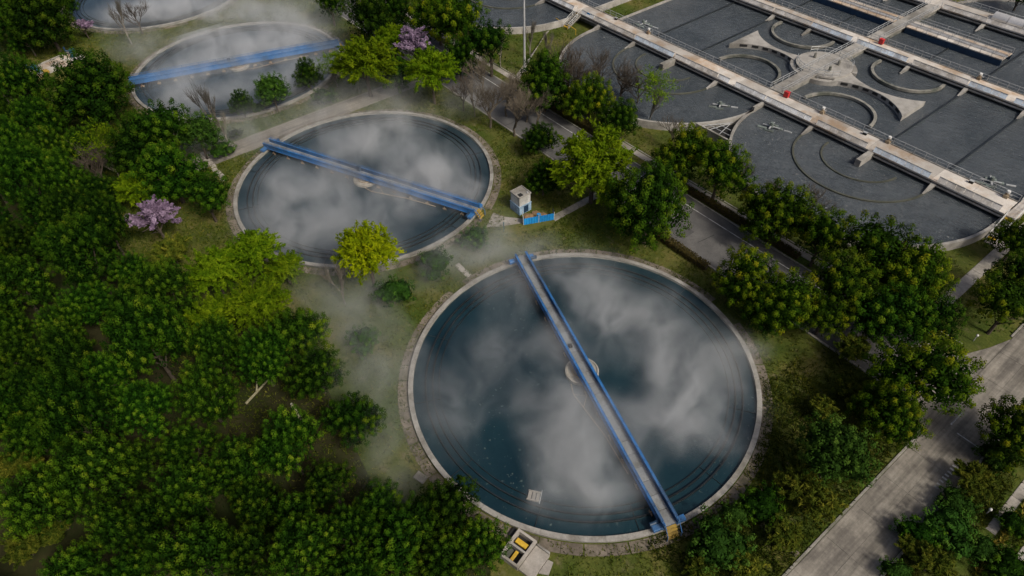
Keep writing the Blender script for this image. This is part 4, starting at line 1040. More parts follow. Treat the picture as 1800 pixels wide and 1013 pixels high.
# cross walk over the centre platform
CW = empty('cross_walkway', (-1.0, 0, 0), 0, 'concrete cross walkway joining the long walkways over the round platform', 'walkway', 'walkways across the basins')
for (a, b) in ((3.75, 30.9), (34.45, 58.5)):
    n = int(round((b - a) / 4.5)); L = (b - a) / n
    dm = MB().box(-1.25, 1.25, .015, L - .015, DZ - .28, DZ + .012, .02).mesh('deck_slab', M['concrete'])
    for k in range(n): link('deck_slab', dm, CW, (0, a + L * k, 0))
    MB().box(-.9, .9, a, b, BWZ - .5, DZ - .29).build('support_beam', M['old_concrete'], CW)
    for s in (-1, 1):
        b2 = MB()
        m = rail_mesh(1, a, b, 1.8, DZ, 1.0, .045, 0, 'steel')
        o = link('railing', m, CW, (-s * 1.2, 0, 0), math.pi / 2); o['kind'] = 'stuff'
PLT = empty('round_platform', (-1.2, 18.7, 0), 0, 'round concrete platform at the crossing between the curved islands', 'platform')
MB().lathe([(0, DZ - .02), (5.0, DZ - .02), (5.0, DZ - .35), (4.6, DZ - .4), (4.6, BWZ - .3)], 40).build('platform_deck', M['concrete'], PLT)
for s in (0, 1):
    MB().arc(0, 0, 5.05, 5.9, BWZ - .3, DZ - .5, 20 + 180 * s, 150 + 180 * s, 24).build('outer_step', M['concrete'], PLT)
b = MB()
for (a0, a1) in ((25, 155), (205, 335)):
    P3 = [(4.85 * math.cos(math.radians(a0 + (a1 - a0) * i / 16)), 4.85 * math.sin(math.radians(a0 + (a1 - a0) * i / 16))) for i in range(17)]
    b.tube([(x, y, DZ + 1.0) for x, y in P3], .045, 5); b.tube([(x, y, DZ + .5) for x, y in P3], .04, 5)
    for x, y in P3[::2]: b.tube([(x, y, DZ - .02), (x, y, DZ + 1.0)], .045, 5)
b.build('platform_railing', M['steel'], PLT, kind='stuff')
for (x, y) in ((-2.6, .8), (1.9, 1.6), (2.2, -1.8)):
    v = MB().tube([(x, y, DZ), (x, y, DZ + .9)], [.3, .22], 10).build('valve_pedestal', M['old_concrete'], PLT)
for k in range(6):
    a = math.radians(232 + 12 * k)
    MB().box(-.06, .06, -.06, .06, BWZ - .2, DZ - .1).build('platform_post', M['steel'], PLT, (5.35 * math.cos(a), 5.35 * math.sin(a), 0), a)

# right hand landing, stairs
LD = empty('stair_landing', (0, 0, 0), 0, 'landing strip with white rails at the right end of the front walkway', 'walkway')
for k in range(4): MB().box(39.8, 41.2, -.6 + 2.2 * k, 1.57 + 2.2 * k, DZ - .25, DZ + .005, .02).build('deck_slab', M['deck'], LD)
for (x, y) in ((40.0, 7.6), (40.9, 7.6), (40.0, 3.0), (40.9, 3.0)): MB().box(x - .12, x + .12, y - .12, y + .12, 0, DZ - .25).build('column', M['concrete'], LD)
for x in (39.85, 41.15):
    o = link('railing', rail_mesh(1, -.5 if x > 40 else 3.8, 8.1, 1.5, DZ, 1.0, .05, 0, 'white'), LD, (x, 0, 0), math.pi / 2); o['kind'] = 'stuff'


def stairs(x0, x1, ytop, ybot, ztop, n, lab, rails=True):
    P = empty('concrete_stairs', (0, 0, 0), 0, lab, 'stairs', 'stairs up to the front walkway')
    run = (ytop - ybot) / n
    for k in range(n):
        z = ztop - ztop * (k + 1) / (n + 1)
        y = ytop - run * (k + 1)
        MB().box(x0, x1, y, y + run * .96, z - .16, z, .015).build('step', M['yellow'] if k in (0, n - 1) else M['old_concrete'], P)
    for x in (x0 - .07, x1 + .07):
        b = MB().add([(x - .06, ytop, ztop - .35), (x + .06, ytop, ztop - .35), (x + .06, ybot - .1, -.1), (x - .06, ybot - .1, -.1), (x - .06, ytop, ztop + .08), (x + .06, ytop, ztop + .08), (x + .06, ybot - .1, .22), (x - .06, ybot - .1, .22)],
                     [(3, 2, 1, 0), (4, 5, 6, 7), (0, 1, 5, 4), (1, 2, 6, 5), (2, 3, 7, 6), (3, 0, 4, 7)])
        b.build('stringer', M['coping'], P)
        b = MB().tube([(x, ytop, ztop + 1.0), (x, ybot - .1, 1.05)], .05, 6).tube([(x, ytop, ztop + .5), (x, ybot - .1, .55)], .04, 6)
        for f in (0, .33, .66, 1):
            b.tube([(x, ytop + (ybot - .1 - ytop) * f, ztop * (1 - f) + .05 * f), (x, ytop + (ybot - .1 - ytop) * f, ztop * (1 - f) + 1.02)], .045, 6)
        b.build('handrail', M['white'], P, kind='stuff')
    return P


stairs(39.95, 41.05, -.6, -3.9, DZ, 9, 'steep stairs with yellow end steps at the right end of the front walkway')
stairs(-48.4, -47.0, -.05, -4.0, DZ, 9, 'stairs rising from the grass strip to the front walkway, top centre')
RL = empty('strip_railing', (0, 0, 0), 0, 'yellowish pipe railing round the foot of the grass strip stairs', 'railing')
MB().tube([(-48.9, -4.2, 1.1), (-50.8, -4.0, 1.1), (-51.2, -4.0, 0)], .06, 6).build('rail', M['yellow'], RL)
MB().tube([(-46.8, -4.2, 1.1), (-43.8, -4.6, 1.1), (-43.8, -4.6, 0)], .06, 6).build('rail', M['yellow'], RL)
MB().tube([(-46.8, -4.2, 0), (-46.8, -4.2, 1.1)], .06, 6).build('post', M['yellow'], RL)

# silver duct on the farthest walkway
DU = empty('silver_duct', (9.5, 61.6, DZ), 0, 'bright silver half-round duct on the farthest walkway, top right', 'duct')
dm = MB()
pts = [(1.15 * math.cos(math.pi * i / 12), 1.15 * math.sin(math.pi * i / 12)) for i in range(13)]
dm.add([(0, y, z) for y, z in pts] + [(2.9, y, z) for y, z in pts], [(i, i + 1, 14 + i, 13 + i) for i in range(12)] + [tuple(range(12, -1, -1)), tuple(range(13, 26))])
dmm = dm.mesh('duct_section', M['silver'], False)
for k in range(9): link('duct_section', dmm, DU, (3.0 * k, 0, .01))


# ------------------------------------------------------------------ small gear on the walkways and basins
def red_box(x, y, lab):
    p = empty('red_box', (x, y, DZ), 0, lab, 'box', 'red boxes on the walkways')
    MB().box(-.42, .42, -.3, .3, .1, 1.0, .06).build('cabinet', M['red'], p)
    MB().box(-.46, .46, -.34, .34, 1.0, 1.08, .03).build('lid', M['red'], p)
    MB().box(-.3, .3, -.2, .2, 0, .1).build('plinth', M['dark'], p)


red_box(1.5, 3.2, 'red cabinet on the front walkway at the cross walkway')
red_box(1.2, 33.6, 'red cabinet on the second walkway at the cross walkway')


def actuator(x, y, lab):
    p = empty('gate_actuator', (x, y, DZ), 0, lab, 'actuator', 'gate actuators on the walkways')
    MB().box(-.32, .32, -.32, .32, 0, .5, .04).build('pedestal', M['rust'], p)
    MB().tube([(0, 0, .5), (0, 0, .85)], .24, 12).build('gearbox', M['rust'], p)
    MB().tube([(0, 0, .85), (0, 0, 1.15)], .25, 14).build('cap', M['white'], p)
    MB().tube([(.2, 0, .65), (.6, 0, .65)], .09, 8).build('hand_wheel', M['steel'], p)


actuator(20.1, 3.45, 'white-capped gate actuator on the front walkway, right part')
actuator(8.5, 3.3, 'small gate actuator on the front walkway right of the red cabinet')
actuator(-31.0, 3.3, 'gate actuator on the front walkway, left part')
actuator(19.6, 34.0, 'white-capped gate actuator on the second walkway')
actuator(38.0, 3.3, 'gate actuator by the top of the right stairs')
for (x, y, l) in ((33.3, 3.0, 'dark cable box on the front walkway near the right stairs'), (-40.0, 3.1, 'dark cable box on the front walkway beside the grass strip'), (16.5, 2.9, 'dark cable box left of the white-capped actuator on the front walkway')):
    p = empty('cable_box', (x, y, DZ), .1, l, 'box', 'cable boxes')
    MB().box(-.3, .3, -.22, .22, 0, .4, .03).build('body', M['dark'], p)
    MB().box(-.33, .33, -.25, .25, .4, .45, .02).build('lid', M['steel'], p)
sg = MB().lathe([(0, 0), (.6, 0), (.6, .05), (0, .05)], 20)
sg.v = [(x, -z, y) for x, y, z in sg.v]
SG = empty('round_sign', (-44.9, -.12, DZ + .2), 0, 'round blue and white sign on the front walkway above the grass strip', 'sign')
MB().box(-1.3, 1.3, -.05, 0, -.55, .6).build('board', M['white'], SG)
sg.build('disc', M['blue_sheet'], SG, (0, -.055, 0))


def aerator(x, y, rz, lab, s=1.0):
    p = empty('floating_aerator', (x, y, BWZ), rz, lab, 'aerator', 'floating aerators')
    p.scale = (s, s, s)
    for (a, b, l, r) in ((-1.3, -.7, 1.5, .1), (0, -1.1, 1.5, .1), (1.2, .3, 1.3, .1), (.1, .9, 1.6, .1)):
        MB().box(a - l / 2, a + l / 2, b - .25, b + .25, -.1, .2, .06).build('float', M['green_float'], p)
    MB().box(-1.4, 1.4, -.1, .1, .22, .36).build('beam', M['steel'], p)
    MB().box(-.12, .12, -1.2, 1.2, .36, .48).build('beam', M['steel'], p)
    MB().tube([(0, 0, .2), (0, 0, 1.0)], [.35, .28], 10).build('motor', M['green_float'], p)
    MB().box(2.1, 3.4, .1, .35, 0, .16, .03).build('outrigger', M['steel'], p)


aerator(4.7, -4.8, .3, 'grey-green floating aerator in the right round basin end')
aerator(-5.2, -5.8, .6, 'pale half-sunk floating aerator in the left round basin end', .9)
aerator(-36.5, 7.8, .2, 'green floating aerator behind the front walkway, top centre')
aerator(34.6, 7.4, .5, 'green floating aerator behind the front walkway near the right stairs')
garden_lamp(43.2, -46.8, 'white globe lamp in the garden right of the nearest tank')
garden_lamp(47.6, -23.6, 'white globe lamp near the road junction')
garden_lamp(58.7, -44.2, 'white globe lamp beside the garden path, lower right')

# ------------------------------------------------------------------ trees and shrubs
def unit(v): return v / np.maximum(np.linalg.norm(v, axis=1, keepdims=True), 1e-9)


def leaf_mesh(name, C, Nn, L, Wd, T, m, axis=None):
    """many small diamond leaves: centre, facing, half length, half width, tint"""
    n = len(C)
    a = nrng.normal(size=(n, 3)) if axis is None else axis
    t = unit(a - Nn * np.sum(a * Nn, 1, keepdims=True))
    b = np.cross(Nn, t)
    L = np.broadcast_to(np.asarray(L), (n,))[:, None]; Wd = np.broadcast_to(np.asarray(Wd), (n,))[:, None]
    V = np.stack([C - t * L, C + b * Wd, C + t * L, C - b * Wd], 1).reshape(-1, 3)
    me = bpy.data.meshes.new(name)
    me.vertices.add(4 * n); me.vertices.foreach_set('co', V.astype(np.float32).ravel())
    me.loops.add(4 * n); me.loops.foreach_set('vertex_index', np.arange(4 * n, dtype=np.int32))
    me.polygons.add(n); me.polygons.foreach_set('loop_start', np.arange(0, 4 * n, 4, dtype=np.int32))
    me.polygons.foreach_set('loop_total', np.full(n, 4, dtype=np.int32))
    at = me.attributes.new('tint', 'FLOAT', 'FACE')
    at.data.foreach_set('value', np.clip(T, 0, 1).astype(np.float32))
    me.materials.append(m)
    me.update(calc_edges=True)
    return me


def sph(n, zmin=-1.0):
    z = nrng.uniform(zmin, 1, n); a = nrng.uniform(0, 2 * np.pi, n); q = np.sqrt(1 - z * z)
    return np.stack([q * np.cos(a), q * np.sin(a), z], 1)


def clumpy(name, m, zc, sq=.9, lobes=13, per=70, leaves=125, rc=(.125, .175), leaf=.027, lob_r=(.37, .53), spread=.61, zlo=-.6, sep=1.45):
    D = sph(lobes, -.35)
    D[0] = (0, 0, 1)
    LC = D * np.array([spread, spread, spread * sq]) * nrng.uniform(.85, 1.12, (lobes, 1))
    LR = nrng.uniform(lob_r[0], lob_r[1], lobes)
    P = np.zeros((0, 3)); Nn = np.zeros((0, 3)); mean = (rc[0] + rc[1]) / 2
    order = nrng.permutation(lobes * per)
    dd = sph(lobes * per, zlo)
    for o in order:
        i = o // per
        q = LC[i] + dd[o] * LR[i] * np.array([1, 1, sq])
        if np.any(np.linalg.norm((q - LC) / LR[:, None], axis=1) < .88): continue
        if len(P) and np.min(np.linalg.norm(P - q, axis=1)) < sep * mean: continue
        P = np.vstack([P, q]); Nn = np.vstack([Nn, dd[o]])
    Nn = unit(Nn + np.array([0, 0, .5]))
    k = len(P)
    R = nrng.uniform(rc[0], rc[1], k)
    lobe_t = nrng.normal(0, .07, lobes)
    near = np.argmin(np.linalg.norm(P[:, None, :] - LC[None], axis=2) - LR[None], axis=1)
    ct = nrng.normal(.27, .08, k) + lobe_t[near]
    idx = np.repeat(np.arange(k), leaves)
    d = unit(nrng.normal(size=(k * leaves, 3)) + Nn[idx] * .9)
    rad = nrng.uniform(.6, 1.05, k * leaves)
    C = d * (R[idx] * rad)[:, None]
    C = P[idx] + C + Nn[idx] * (np.sum(C * Nn[idx], 1) * .75 + .25 * R[idx])[:, None]
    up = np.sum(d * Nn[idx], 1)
    T = ct[idx] + .42 * np.clip(up, -.5, 1) * rad + nrng.normal(0, .05, k * leaves)  # paler young tips; tint also paints lit tops and darker sides of clumps
    F = unit(d * 1.2 + nrng.normal(size=(k * leaves, 3)) * .22)
    # opaque heart of each lobe, tinted dark to paint shade into the gaps
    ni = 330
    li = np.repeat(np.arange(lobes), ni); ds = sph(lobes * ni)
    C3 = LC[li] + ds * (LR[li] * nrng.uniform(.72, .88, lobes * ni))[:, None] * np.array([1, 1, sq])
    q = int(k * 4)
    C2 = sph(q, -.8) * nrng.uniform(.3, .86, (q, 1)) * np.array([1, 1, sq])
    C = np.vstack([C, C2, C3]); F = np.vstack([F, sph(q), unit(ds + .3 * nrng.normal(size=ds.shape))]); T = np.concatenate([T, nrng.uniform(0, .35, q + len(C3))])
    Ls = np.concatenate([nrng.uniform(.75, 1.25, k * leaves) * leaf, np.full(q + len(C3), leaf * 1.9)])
    C = C + np.array([0, 0, zc])
    return leaf_mesh(name, C, F, Ls, Ls * .62, T, m)


def spray(name, m, zc, sq=.85, stems=90, per=90, leaf=(.055, .014), inner=.15, droop=.25, zlo=-.35, wide=.07, up=.35):
    """crown of many radiating shoots, each set with narrow leaves: feathery outline with gaps"""
    D = unit(sph(stems, zlo) + np.array([0, 0, up]))
    R = nrng.uniform(.72, 1.05, stems)
    base = unit(nrng.normal(size=(stems, 3))) * inner * nrng.uniform(.3, 2.2, (stems, 1))
    side = unit(nrng.normal(size=(stems, 3)))
    tt = nrng.uniform(.22, 1, (stems, per)) ** .8
    sc_ = np.array([1, 1, sq])
    X = base[:, None, :] * (1 - tt[..., None]) + D[:, None, :] * (R[:, None] * tt)[..., None]
    X += side[:, None, :] * (.16 * np.sin(tt * 2.6))[..., None]
    X[..., 2] -= droop * tt ** 3 * .4
    X = X * sc_ + nrng.normal(size=X.shape) * wide * (.35 + .75 * np.sin(np.pi * np.clip(tt, 0, 1)))[..., None]
    C = X.reshape(-1, 3)
    n = len(C)
    ax = np.repeat(D, per, 0) * 1.0 + nrng.normal(size=(n, 3)) * .55
    F = unit(nrng.normal(size=(n, 3)) * .7 + np.array([0, 0, .7]) + C * .5)
    T = np.repeat(nrng.normal(.48, .16, stems), per) + .3 * (tt.ravel() - .6) + nrng.normal(0, .12, n)
    s = nrng.uniform(.7, 1.3, n)
    C = C + np.array([0, 0, zc])
    return leaf_mesh(name, C, F, leaf[0] * s, leaf[1] * s, T, m, ax)


def branches(mb, p, d, L, r, lev, seed, twist=.5, kids=(3, 4), shrink=.68, up=.15, n=4, out=None):
    R = random.Random(seed)
    q = p + d * L * .5 + Vector((R.uniform(-1, 1), R.uniform(-1, 1), R.uniform(-.4, .6))) * L * .07
    e = p + d * L + Vector((R.uniform(-1, 1), R.uniform(-1, 1), R.uniform(0, 1))) * L * .08
    (mb if out is None or lev >= out[1] else out[0]).tube([p, q, e], [r, r * .8, r * .58], n)
    if lev == 0: return
    for k in range(R.randint(*kids)):
        f = R.uniform(.45, 1.0)
        s = p.lerp(e, f)
        nd = (d + Vector((R.uniform(-1, 1), R.uniform(-1, 1), R.uniform(-.3, .8))) * twist + Vector((0, 0, up))).normalized()
        branches(mb, s, nd, L * shrink * R.uniform(.75, 1.1), r * .56, lev - 1, R.random(), twist, kids, shrink, up, max(3, n - 1), out)


def trunk_mesh(h, r, limbs, seed, m='bark'):
    R = random.Random(seed)
    b = MB().tube([(0, 0, -.03), (.02, .01, h * .5), (.0, .03, h)], [r * 1.25, r, r * .7], 7)
    for k in range(limbs):
        a = k * 2.4 + R.random(); z = h * R.uniform(.45, .95)
        t = Vector((math.cos(a) * .5, math.sin(a) * .5, h + R.uniform(-.05, .45)))
        s = Vector((.01, .015, z))
        b.tube([s, s.lerp(t, .5) + Vector((0, 0, .06)), t], [r * .55, r * .4, r * .2], 5)
    return b.mesh('trunk', M[m])


print('building foliage')
KIND = {}
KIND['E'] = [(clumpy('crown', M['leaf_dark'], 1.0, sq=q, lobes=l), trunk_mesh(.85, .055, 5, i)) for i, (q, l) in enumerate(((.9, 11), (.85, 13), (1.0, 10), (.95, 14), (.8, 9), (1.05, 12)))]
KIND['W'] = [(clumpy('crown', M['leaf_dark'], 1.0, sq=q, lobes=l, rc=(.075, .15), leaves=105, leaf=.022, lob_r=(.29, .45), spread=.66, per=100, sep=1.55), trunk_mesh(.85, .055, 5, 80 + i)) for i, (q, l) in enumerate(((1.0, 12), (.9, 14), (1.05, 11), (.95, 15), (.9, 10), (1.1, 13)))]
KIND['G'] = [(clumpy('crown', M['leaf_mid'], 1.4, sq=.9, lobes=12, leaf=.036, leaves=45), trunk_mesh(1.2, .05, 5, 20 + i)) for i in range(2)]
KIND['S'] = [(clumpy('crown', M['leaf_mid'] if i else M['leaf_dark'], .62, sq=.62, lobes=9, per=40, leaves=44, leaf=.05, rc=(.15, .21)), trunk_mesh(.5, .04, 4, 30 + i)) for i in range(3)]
KIND['Y'] = [(spray('crown', M['leaf_yellow'], 1.05, .85, 130, 95, (.052, .015), wide=.042, zlo=-.6), trunk_mesh(.9, .045, 7, 40 + i)) for i in range(3)]
KIND['L'] = [(spray('crown', M['leaf_lime'], 1.7, 1.0, 150, 80, (.055, .019), wide=.06, zlo=-.75), trunk_mesh(1.5, .05, 7, 50))]
KIND['F'] = [(spray('crown', M['leaf_olive'], .55, .75, 75, 75, (.085, .018), wide=.05, zlo=0, up=.5), trunk_mesh(.4, .035, 6, 60 + i)) for i in range(3)]
KIND['P'] = [(spray('crown', M['blossom'], 1.0, .75, 44, 210, (.038, .026), wide=.036, zlo=-.05, up=.45, droop=.1), trunk_mesh(.8, .045, 7, 70 + i)) for i in range(2)]


def bare_mesh(seed, m, up=.15, twist=.5, kids=(4, 6), lev=4):
    t = MB(); w = MB()
    branches(t, Vector((0, 0, -.02)), Vector((.02, .01, 1)), .24, .013, lev, seed, twist, kids, .79, up, 6, (w, lev - 1))
    return t.mesh('trunk', m), w.mesh('branches', m)


BARE_M = [bare_mesh(3 + i, M['bark'] if i < 2 else M['bark_brown'] if i == 3 else M['bark_grey'], .12 if i != 2 else .35, .8 if i != 2 else .5) for i in range(4)]
KIND['B2'] = []
for i in range(2):
    t, w = bare_mesh(40 + i, M['bark_grey'], .1, .7)
    KIND['B2'].append((spray('crown', M['leaf_yellow'], 1.35, .95, 60, 26, (.05, .014), wide=.08), t, w))
tree_names = {'E': 'evergreen_tree', 'W': 'evergreen_tree', 'G': 'green_tree', 'Y': 'yellow_green_tree', 'L': 'lime_tree', 'F': 'feathery_shrub', 'P': 'blossom_tree', 'S': 'bush', 'B2': 'sparse_tree'}
cats = {'F': 'shrub', 'S': 'bush'}
groups = {'W': None, 'E': 'single evergreens', 'G': 'green trees', 'Y': 'yellow-green trees', 'L': None, 'F': 'feathery shrubs', 'P': 'blossom trees', 'S': 'bushes', 'B2': 'sparse trees'}

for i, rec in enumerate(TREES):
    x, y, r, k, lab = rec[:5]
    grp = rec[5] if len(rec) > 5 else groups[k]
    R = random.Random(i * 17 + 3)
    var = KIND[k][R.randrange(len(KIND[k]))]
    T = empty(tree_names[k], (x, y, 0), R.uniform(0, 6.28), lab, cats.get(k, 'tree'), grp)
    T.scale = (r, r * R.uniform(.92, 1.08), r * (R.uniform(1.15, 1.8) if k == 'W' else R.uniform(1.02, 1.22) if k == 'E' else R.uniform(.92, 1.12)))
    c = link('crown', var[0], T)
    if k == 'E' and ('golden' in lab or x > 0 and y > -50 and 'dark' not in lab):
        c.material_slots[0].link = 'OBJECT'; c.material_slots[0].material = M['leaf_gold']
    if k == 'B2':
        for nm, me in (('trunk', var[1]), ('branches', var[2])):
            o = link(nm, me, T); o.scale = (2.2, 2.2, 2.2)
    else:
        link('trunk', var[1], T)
for i, (x, y, h, lab) in enumerate(BARE):
    R = random.Random(i * 5 + 1)
    t, w = BARE_M[2 if 'pale' in lab or 'thin' in lab else 3 if 'brown' in lab else R.choice((0, 1))]
    T = empty('bare_tree', (x, y, 0), R.uniform(0, 6.28), lab, 'tree', 'bare trees')
    T.scale = (h * 1.6, h * 1.6, h * 1.25) if 'pale' not in lab and 'thin' not in lab else (h * .8, h * .8, h)
    link('trunk', t, T); link('branches', w, T)


# the wood goes on beyond the left edge as one dark mass
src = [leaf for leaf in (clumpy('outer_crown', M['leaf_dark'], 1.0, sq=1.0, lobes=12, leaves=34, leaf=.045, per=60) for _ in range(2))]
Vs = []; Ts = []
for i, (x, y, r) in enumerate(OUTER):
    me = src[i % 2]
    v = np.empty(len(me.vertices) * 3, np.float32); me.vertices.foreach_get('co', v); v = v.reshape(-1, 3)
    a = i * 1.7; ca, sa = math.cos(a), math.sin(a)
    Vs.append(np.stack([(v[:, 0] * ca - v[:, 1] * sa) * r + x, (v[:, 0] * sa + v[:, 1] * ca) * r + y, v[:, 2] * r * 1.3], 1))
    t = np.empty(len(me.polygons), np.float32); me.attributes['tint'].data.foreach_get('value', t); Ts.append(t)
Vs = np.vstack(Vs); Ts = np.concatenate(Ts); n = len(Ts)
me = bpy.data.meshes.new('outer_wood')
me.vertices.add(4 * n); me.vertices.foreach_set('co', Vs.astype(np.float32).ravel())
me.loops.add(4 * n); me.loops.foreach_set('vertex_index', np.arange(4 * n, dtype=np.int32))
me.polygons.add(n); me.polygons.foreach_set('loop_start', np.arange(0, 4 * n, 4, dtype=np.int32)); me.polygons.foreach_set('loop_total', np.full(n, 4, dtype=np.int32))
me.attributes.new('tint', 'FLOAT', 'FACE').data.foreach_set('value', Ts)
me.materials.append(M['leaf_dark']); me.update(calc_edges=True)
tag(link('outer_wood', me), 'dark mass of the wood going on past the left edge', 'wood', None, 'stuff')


# clipped hedges along the asphalt road
def hedge(x0, x1, y, w, h, lab, m='leaf_hedge'):
    n = int((x1 - x0) * 420)
    f = nrng.integers(0, 3, n)
    C = np.stack([nrng.uniform(0, x1 - x0, n), nrng.uniform(-w / 2, w / 2, n), nrng.uniform(.05, h, n)], 1)
    C[f == 0, 2] = h + nrng.normal(0, .06, (f == 0).sum())
    s = np.where(nrng.random(n) < .5, -1, 1)
    C[f == 1, 1] = (s * w / 2)[f == 1]
    C += nrng.normal(0, .05, C.shape)
    Nn = np.zeros((n, 3)); Nn[f == 0, 2] = 1; Nn[f == 1, 1] = s[f == 1]; Nn[f == 2] = sph((f == 2).sum())
    Nn = unit(Nn + nrng.normal(0, .5, (n, 3)))
    T = nrng.normal(.45, .22, n)
    H = empty('hedge', (x0, y, 0), 0, lab, 'hedge', 'clipped hedges by the asphalt road')
    link('foliage', leaf_mesh('foliage', C, Nn, nrng.uniform(.08, .14, n), .055, T, M[m]), H)
    st = MB().box(.1, x1 - x0 - .1, -w * .3, w * .3, 0, h * .8)
    st.build('stems', M['bark'], H)


hedge(10.5, 19.6, -38.5, 1.1, .9, 'brown clipped hedge on the tank side of the asphalt road')
hedge(4.0, 26.0, -27.35, .9, .8, 'dark clipped hedge between the asphalt road and the pavement, below the basins', 'leaf_hedge')
hedge(-36.0, -12.0, -27.3, 1.2, 1.1, 'reddish brown hedge along the far side of the asphalt road, top centre')
hedge(32.0, 43.0, -27.3, 1.2, 1.0, 'dark hedge under the trees at the road junction')

# row of golden grass clumps, lower right
gm = []
for i in range(2):
    n = 60
    a = nrng.uniform(0, 2 * np.pi, n); l = nrng.uniform(.35, .8, n)
    ax = np.stack([np.cos(a) * .6, np.sin(a) * .6, np.full(n, .8)], 1); ax = unit(ax)
    C = ax * (l / 2)[:, None]
    Nn = unit(np.cross(ax, nrng.normal(size=(n, 3))))
    gm.append(leaf_mesh('blades', C, Nn, l / 2, .03, nrng.normal(.55, .25, n), M['gold_grass'], ax))
ORD = 'first second third fourth fifth sixth seventh eighth ninth tenth eleventh twelfth thirteenth fourteenth fifteenth'.split()
for k in range(15):
    T = empty('golden_grass_clump', (60.75 + .25 * math.sin(k * 2.2), -50.2 + .72 * k, 0), k * 1.3, ORD[k] + ' golden grass clump from the bottom in the row along the garden path', 'grass clump', 'row of golden grass clumps')
    link('blades', gm[k % 2], T)


# ------------------------------------------------------------------ grass tufts on the lawns
def free(x, y):
    ok = np.ones(len(x), bool)
    for cx, cy in TANKS: ok &= (x - cx) ** 2 + (y - cy) ** 2 > 20.3 ** 2
    ok &= ~((y > -37.9) & (y < -28))
    ok &= ~((x > 49.9) & (x < 55.9))
    ok &= ~((x > 43.5) & (x < 51) & (y > -40) & (y < -20))
    ok &= ~((y > -26.7) & (y < -25) & (x < 46))
    ok &= ~((x > -41.8) & (x < 39.9) & (y > -1.5)) & ~((x < -48.4) & (y > -1.5))
    for cx, r in ((-20.8, 20.9), (19.55, 20.4), (-69.3, 20.9)): ok &= (x - cx) ** 2 + (y + 2) ** 2 > r * r
    ok &= ~((x > 41.5) & (x < 43.2) & (y > -26))
    ok &= ~((x > 59.2) & (x < 60.4)) & ~((x > 62.2) & (x < 63.2))
    ok &= ~((x > -51.8) & (x < -47) & (y > -84.2) & (y < -39))
    ok &= ~((x > -2.2) & (x < -.8) & (y > -47.6) & (y < -38)) & ~((x > -7.6) & (x < -1) & (y > -52) & (y < -47))
    ok &= ~((x > 31) & (x < 37) & (y > -84) & (y < -79)) & ~((abs(x + 102) < 4.5) & (abs(y + 93) < 6))
    ok &= ~((abs(x + 3.8) < 4) & (abs(y - 0) < .1))
    return ok


def tufts(name, lab, n, x0, x1, y0, y1, hmin, hmax, tm, ts, m):
    x = nrng.uniform(x0, x1, n); y = nrng.uniform(y0, y1, n)
    # thicker in patches
    pat = np.sin(x * .31 + 1.3 * np.sin(y * .23)) + np.sin(y * .37 + 1.7 * np.sin(x * .19)) + .6 * np.sin(x * 1.1 + y * .9)
    ok = free(x, y) & (nrng.normal(0, 1.0, n) < pat + 1.2)
    x, y, pat = x[ok], y[ok], pat[ok]
    n = len(x); B = 3
    a = nrng.uniform(0, 2 * np.pi, n * B); l = nrng.uniform(hmin, hmax, n * B)
    ax = unit(np.stack([np.cos(a) * .7, np.sin(a) * .7, np.full(n * B, .7)], 1))
    C = np.repeat(np.stack([x, y, np.zeros(n)], 1), B, 0) + ax * (l * .42)[:, None] + nrng.normal(0, .08, (n * B, 3)) * np.array([1, 1, 0])
    Nn = unit(np.cross(ax, nrng.normal(size=(n * B, 3))))
    T = np.repeat(tm - .09 * pat + nrng.normal(0, ts, n), B) + nrng.normal(0, .1, n * B)
    o = link(name, leaf_mesh(name, C, Nn, l / 2, nrng.uniform(.03, .06, n * B), T, M[m], ax))
    return tag(o, lab, 'grass', None, 'stuff')


tufts('lawn_grass', 'short green and straw-coloured grass between the tanks', 120000, -125, 66, -100, -38, .18, .5, .45, .28, 'grass_blade')
tufts('verge_grass', 'green grass on the verges beside the road and basins', 40000, -95, 50, -40, 25, .18, .5, .35, .26, 'grass_blade')
tufts('garden_grass', 'long rough grass and weeds in the garden right of the nearest tank', 22000, 36, 70, -72, -36, .25, .8, .4, .3, 'leaf_olive')

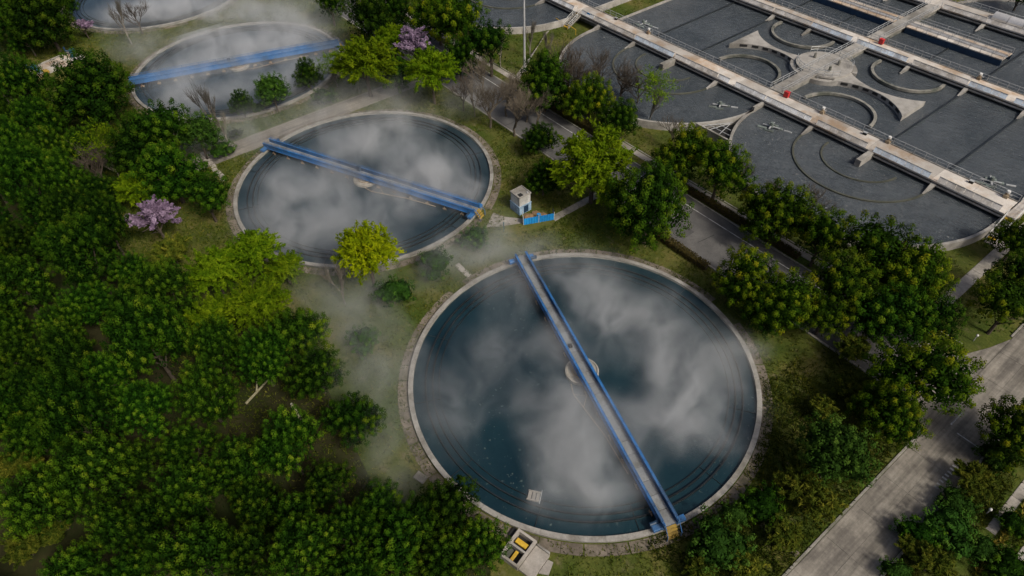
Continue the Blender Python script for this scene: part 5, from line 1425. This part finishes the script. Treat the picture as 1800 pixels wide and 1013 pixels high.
# ------------------------------------------------------------------ steam drifting over the water and lawns
def steam(lab, blobs, seed, zb, zt, k, z0=.25):
    xs = [b[0] for b in blobs]; ys = [b[1] for b in blobs]; rs = [b[2] for b in blobs]
    x0 = min(a - r * 1.9 for a, r in zip(xs, rs)); x1 = max(a + r * 1.9 for a, r in zip(xs, rs))
    y0 = min(a - r * 1.9 for a, r in zip(ys, rs)); y1 = max(a + r * 1.9 for a, r in zip(ys, rs))
    m = bpy.data.materials.new('steam')
    m.use_nodes = True
    nt = m.node_tree; N = nt.nodes; N.remove(N['Principled BSDF'])
    pv = N.new('ShaderNodeVolumePrincipled')
    pv.inputs['Color'].default_value = (.95, .97, .975, 1)
    pv.inputs['Anisotropy'].default_value = .15
    nt.links.new(pv.outputs[0], N['Material Output'].inputs['Volume'])
    g = N.new('ShaderNodeNewGeometry')

    def math_(op, a, b=None, c=None):
        n = N.new('ShaderNodeMath'); n.operation = op
        for s, v in zip(n.inputs, (a, b, c)):
            if v is None: continue
            if isinstance(v, (int, float)): s.default_value = v
            else: nt.links.new(v, s)
        return n.outputs[0]
    # swirl the coordinates
    nz = N.new('ShaderNodeTexNoise'); nz.inputs['Scale'].default_value = .16; nz.inputs['Detail'].default_value = 2
    nt.links.new(g.outputs['Position'], nz.inputs['Vector'])
    sub = N.new('ShaderNodeVectorMath'); sub.operation = 'SUBTRACT'; sub.inputs[1].default_value = (.5, .5, .5)
    nt.links.new(nz.outputs['Color'], sub.inputs[0])
    scl = N.new('ShaderNodeVectorMath'); scl.operation = 'MULTIPLY'; scl.inputs[1].default_value = (9, 9, 3)
    nt.links.new(sub.outputs[0], scl.inputs[0])
    add = N.new('ShaderNodeVectorMath'); add.operation = 'ADD'
    nt.links.new(g.outputs['Position'], add.inputs[0]); nt.links.new(scl.outputs[0], add.inputs[1])
    flat = N.new('ShaderNodeVectorMath'); flat.operation = 'MULTIPLY'; flat.inputs[1].default_value = (1, 1, .7)
    nt.links.new(add.outputs[0], flat.inputs[0])
    tot = None
    for (bx, by, br, bw) in blobs:
        dn = N.new('ShaderNodeVectorMath'); dn.operation = 'DISTANCE'; dn.inputs[1].default_value = (bx, by, 1.2)
        nt.links.new(flat.outputs[0], dn.inputs[0])
        mr = N.new('ShaderNodeMapRange'); mr.interpolation_type = 'SMOOTHSTEP'
        mr.inputs['From Min'].default_value = br * 1.75; mr.inputs['From Max'].default_value = br * -.2
        mr.inputs['To Min'].default_value = 0; mr.inputs['To Max'].default_value = bw
        nt.links.new(dn.outputs['Value'], mr.inputs['Value'])
        tot = mr.outputs[0] if tot is None else math_('ADD', tot, mr.outputs[0])
    n2 = N.new('ShaderNodeTexNoise'); n2.inputs['Scale'].default_value = .26; n2.inputs['Detail'].default_value = 3; n2.inputs['Roughness'].default_value = .5
    col_ = N.new('ShaderNodeVectorMath'); col_.operation = 'MULTIPLY'; col_.inputs[1].default_value = (1, 1, .35)
    nt.links.new(add.outputs[0], col_.inputs[0])
    nt.links.new(col_.outputs[0], n2.inputs['Vector'])
    mr = N.new('ShaderNodeMapRange'); mr.interpolation_type = 'SMOOTHSTEP'
    mr.inputs['From Min'].default_value = .26; mr.inputs['From Max'].default_value = .76
    mr.inputs['To Min'].default_value = .16; mr.inputs['To Max'].default_value = 1.25
    nt.links.new(n2.outputs['Fac'], mr.inputs['Value'])
    sp = N.new('ShaderNodeSeparateXYZ'); nt.links.new(g.outputs['Position'], sp.inputs[0])
    hf = N.new('ShaderNodeMapRange'); hf.interpolation_type = 'SMOOTHSTEP'
    hf.inputs['From Min'].default_value = zt; hf.inputs['From Max'].default_value = zb
    nt.links.new(sp.outputs['Z'], hf.inputs['Value'])
    d = math_('MULTIPLY', math_('MULTIPLY', tot, mr.outputs[0]), math_('MULTIPLY', hf.outputs[0], k))
    nt.links.new(d, pv.inputs['Density'])
    o = MB().box(x0, x1, y0, y1, z0, zt).build('steam', m)
    return tag(o, lab, 'steam', None, 'stuff')


for i, (nm, bl) in enumerate(STEAM):
    steam('white steam drifting over the ' + nm, bl, i, .6, 4.6 if 'tank' in nm else 7.0, .42 if 'tank' in nm else .17)
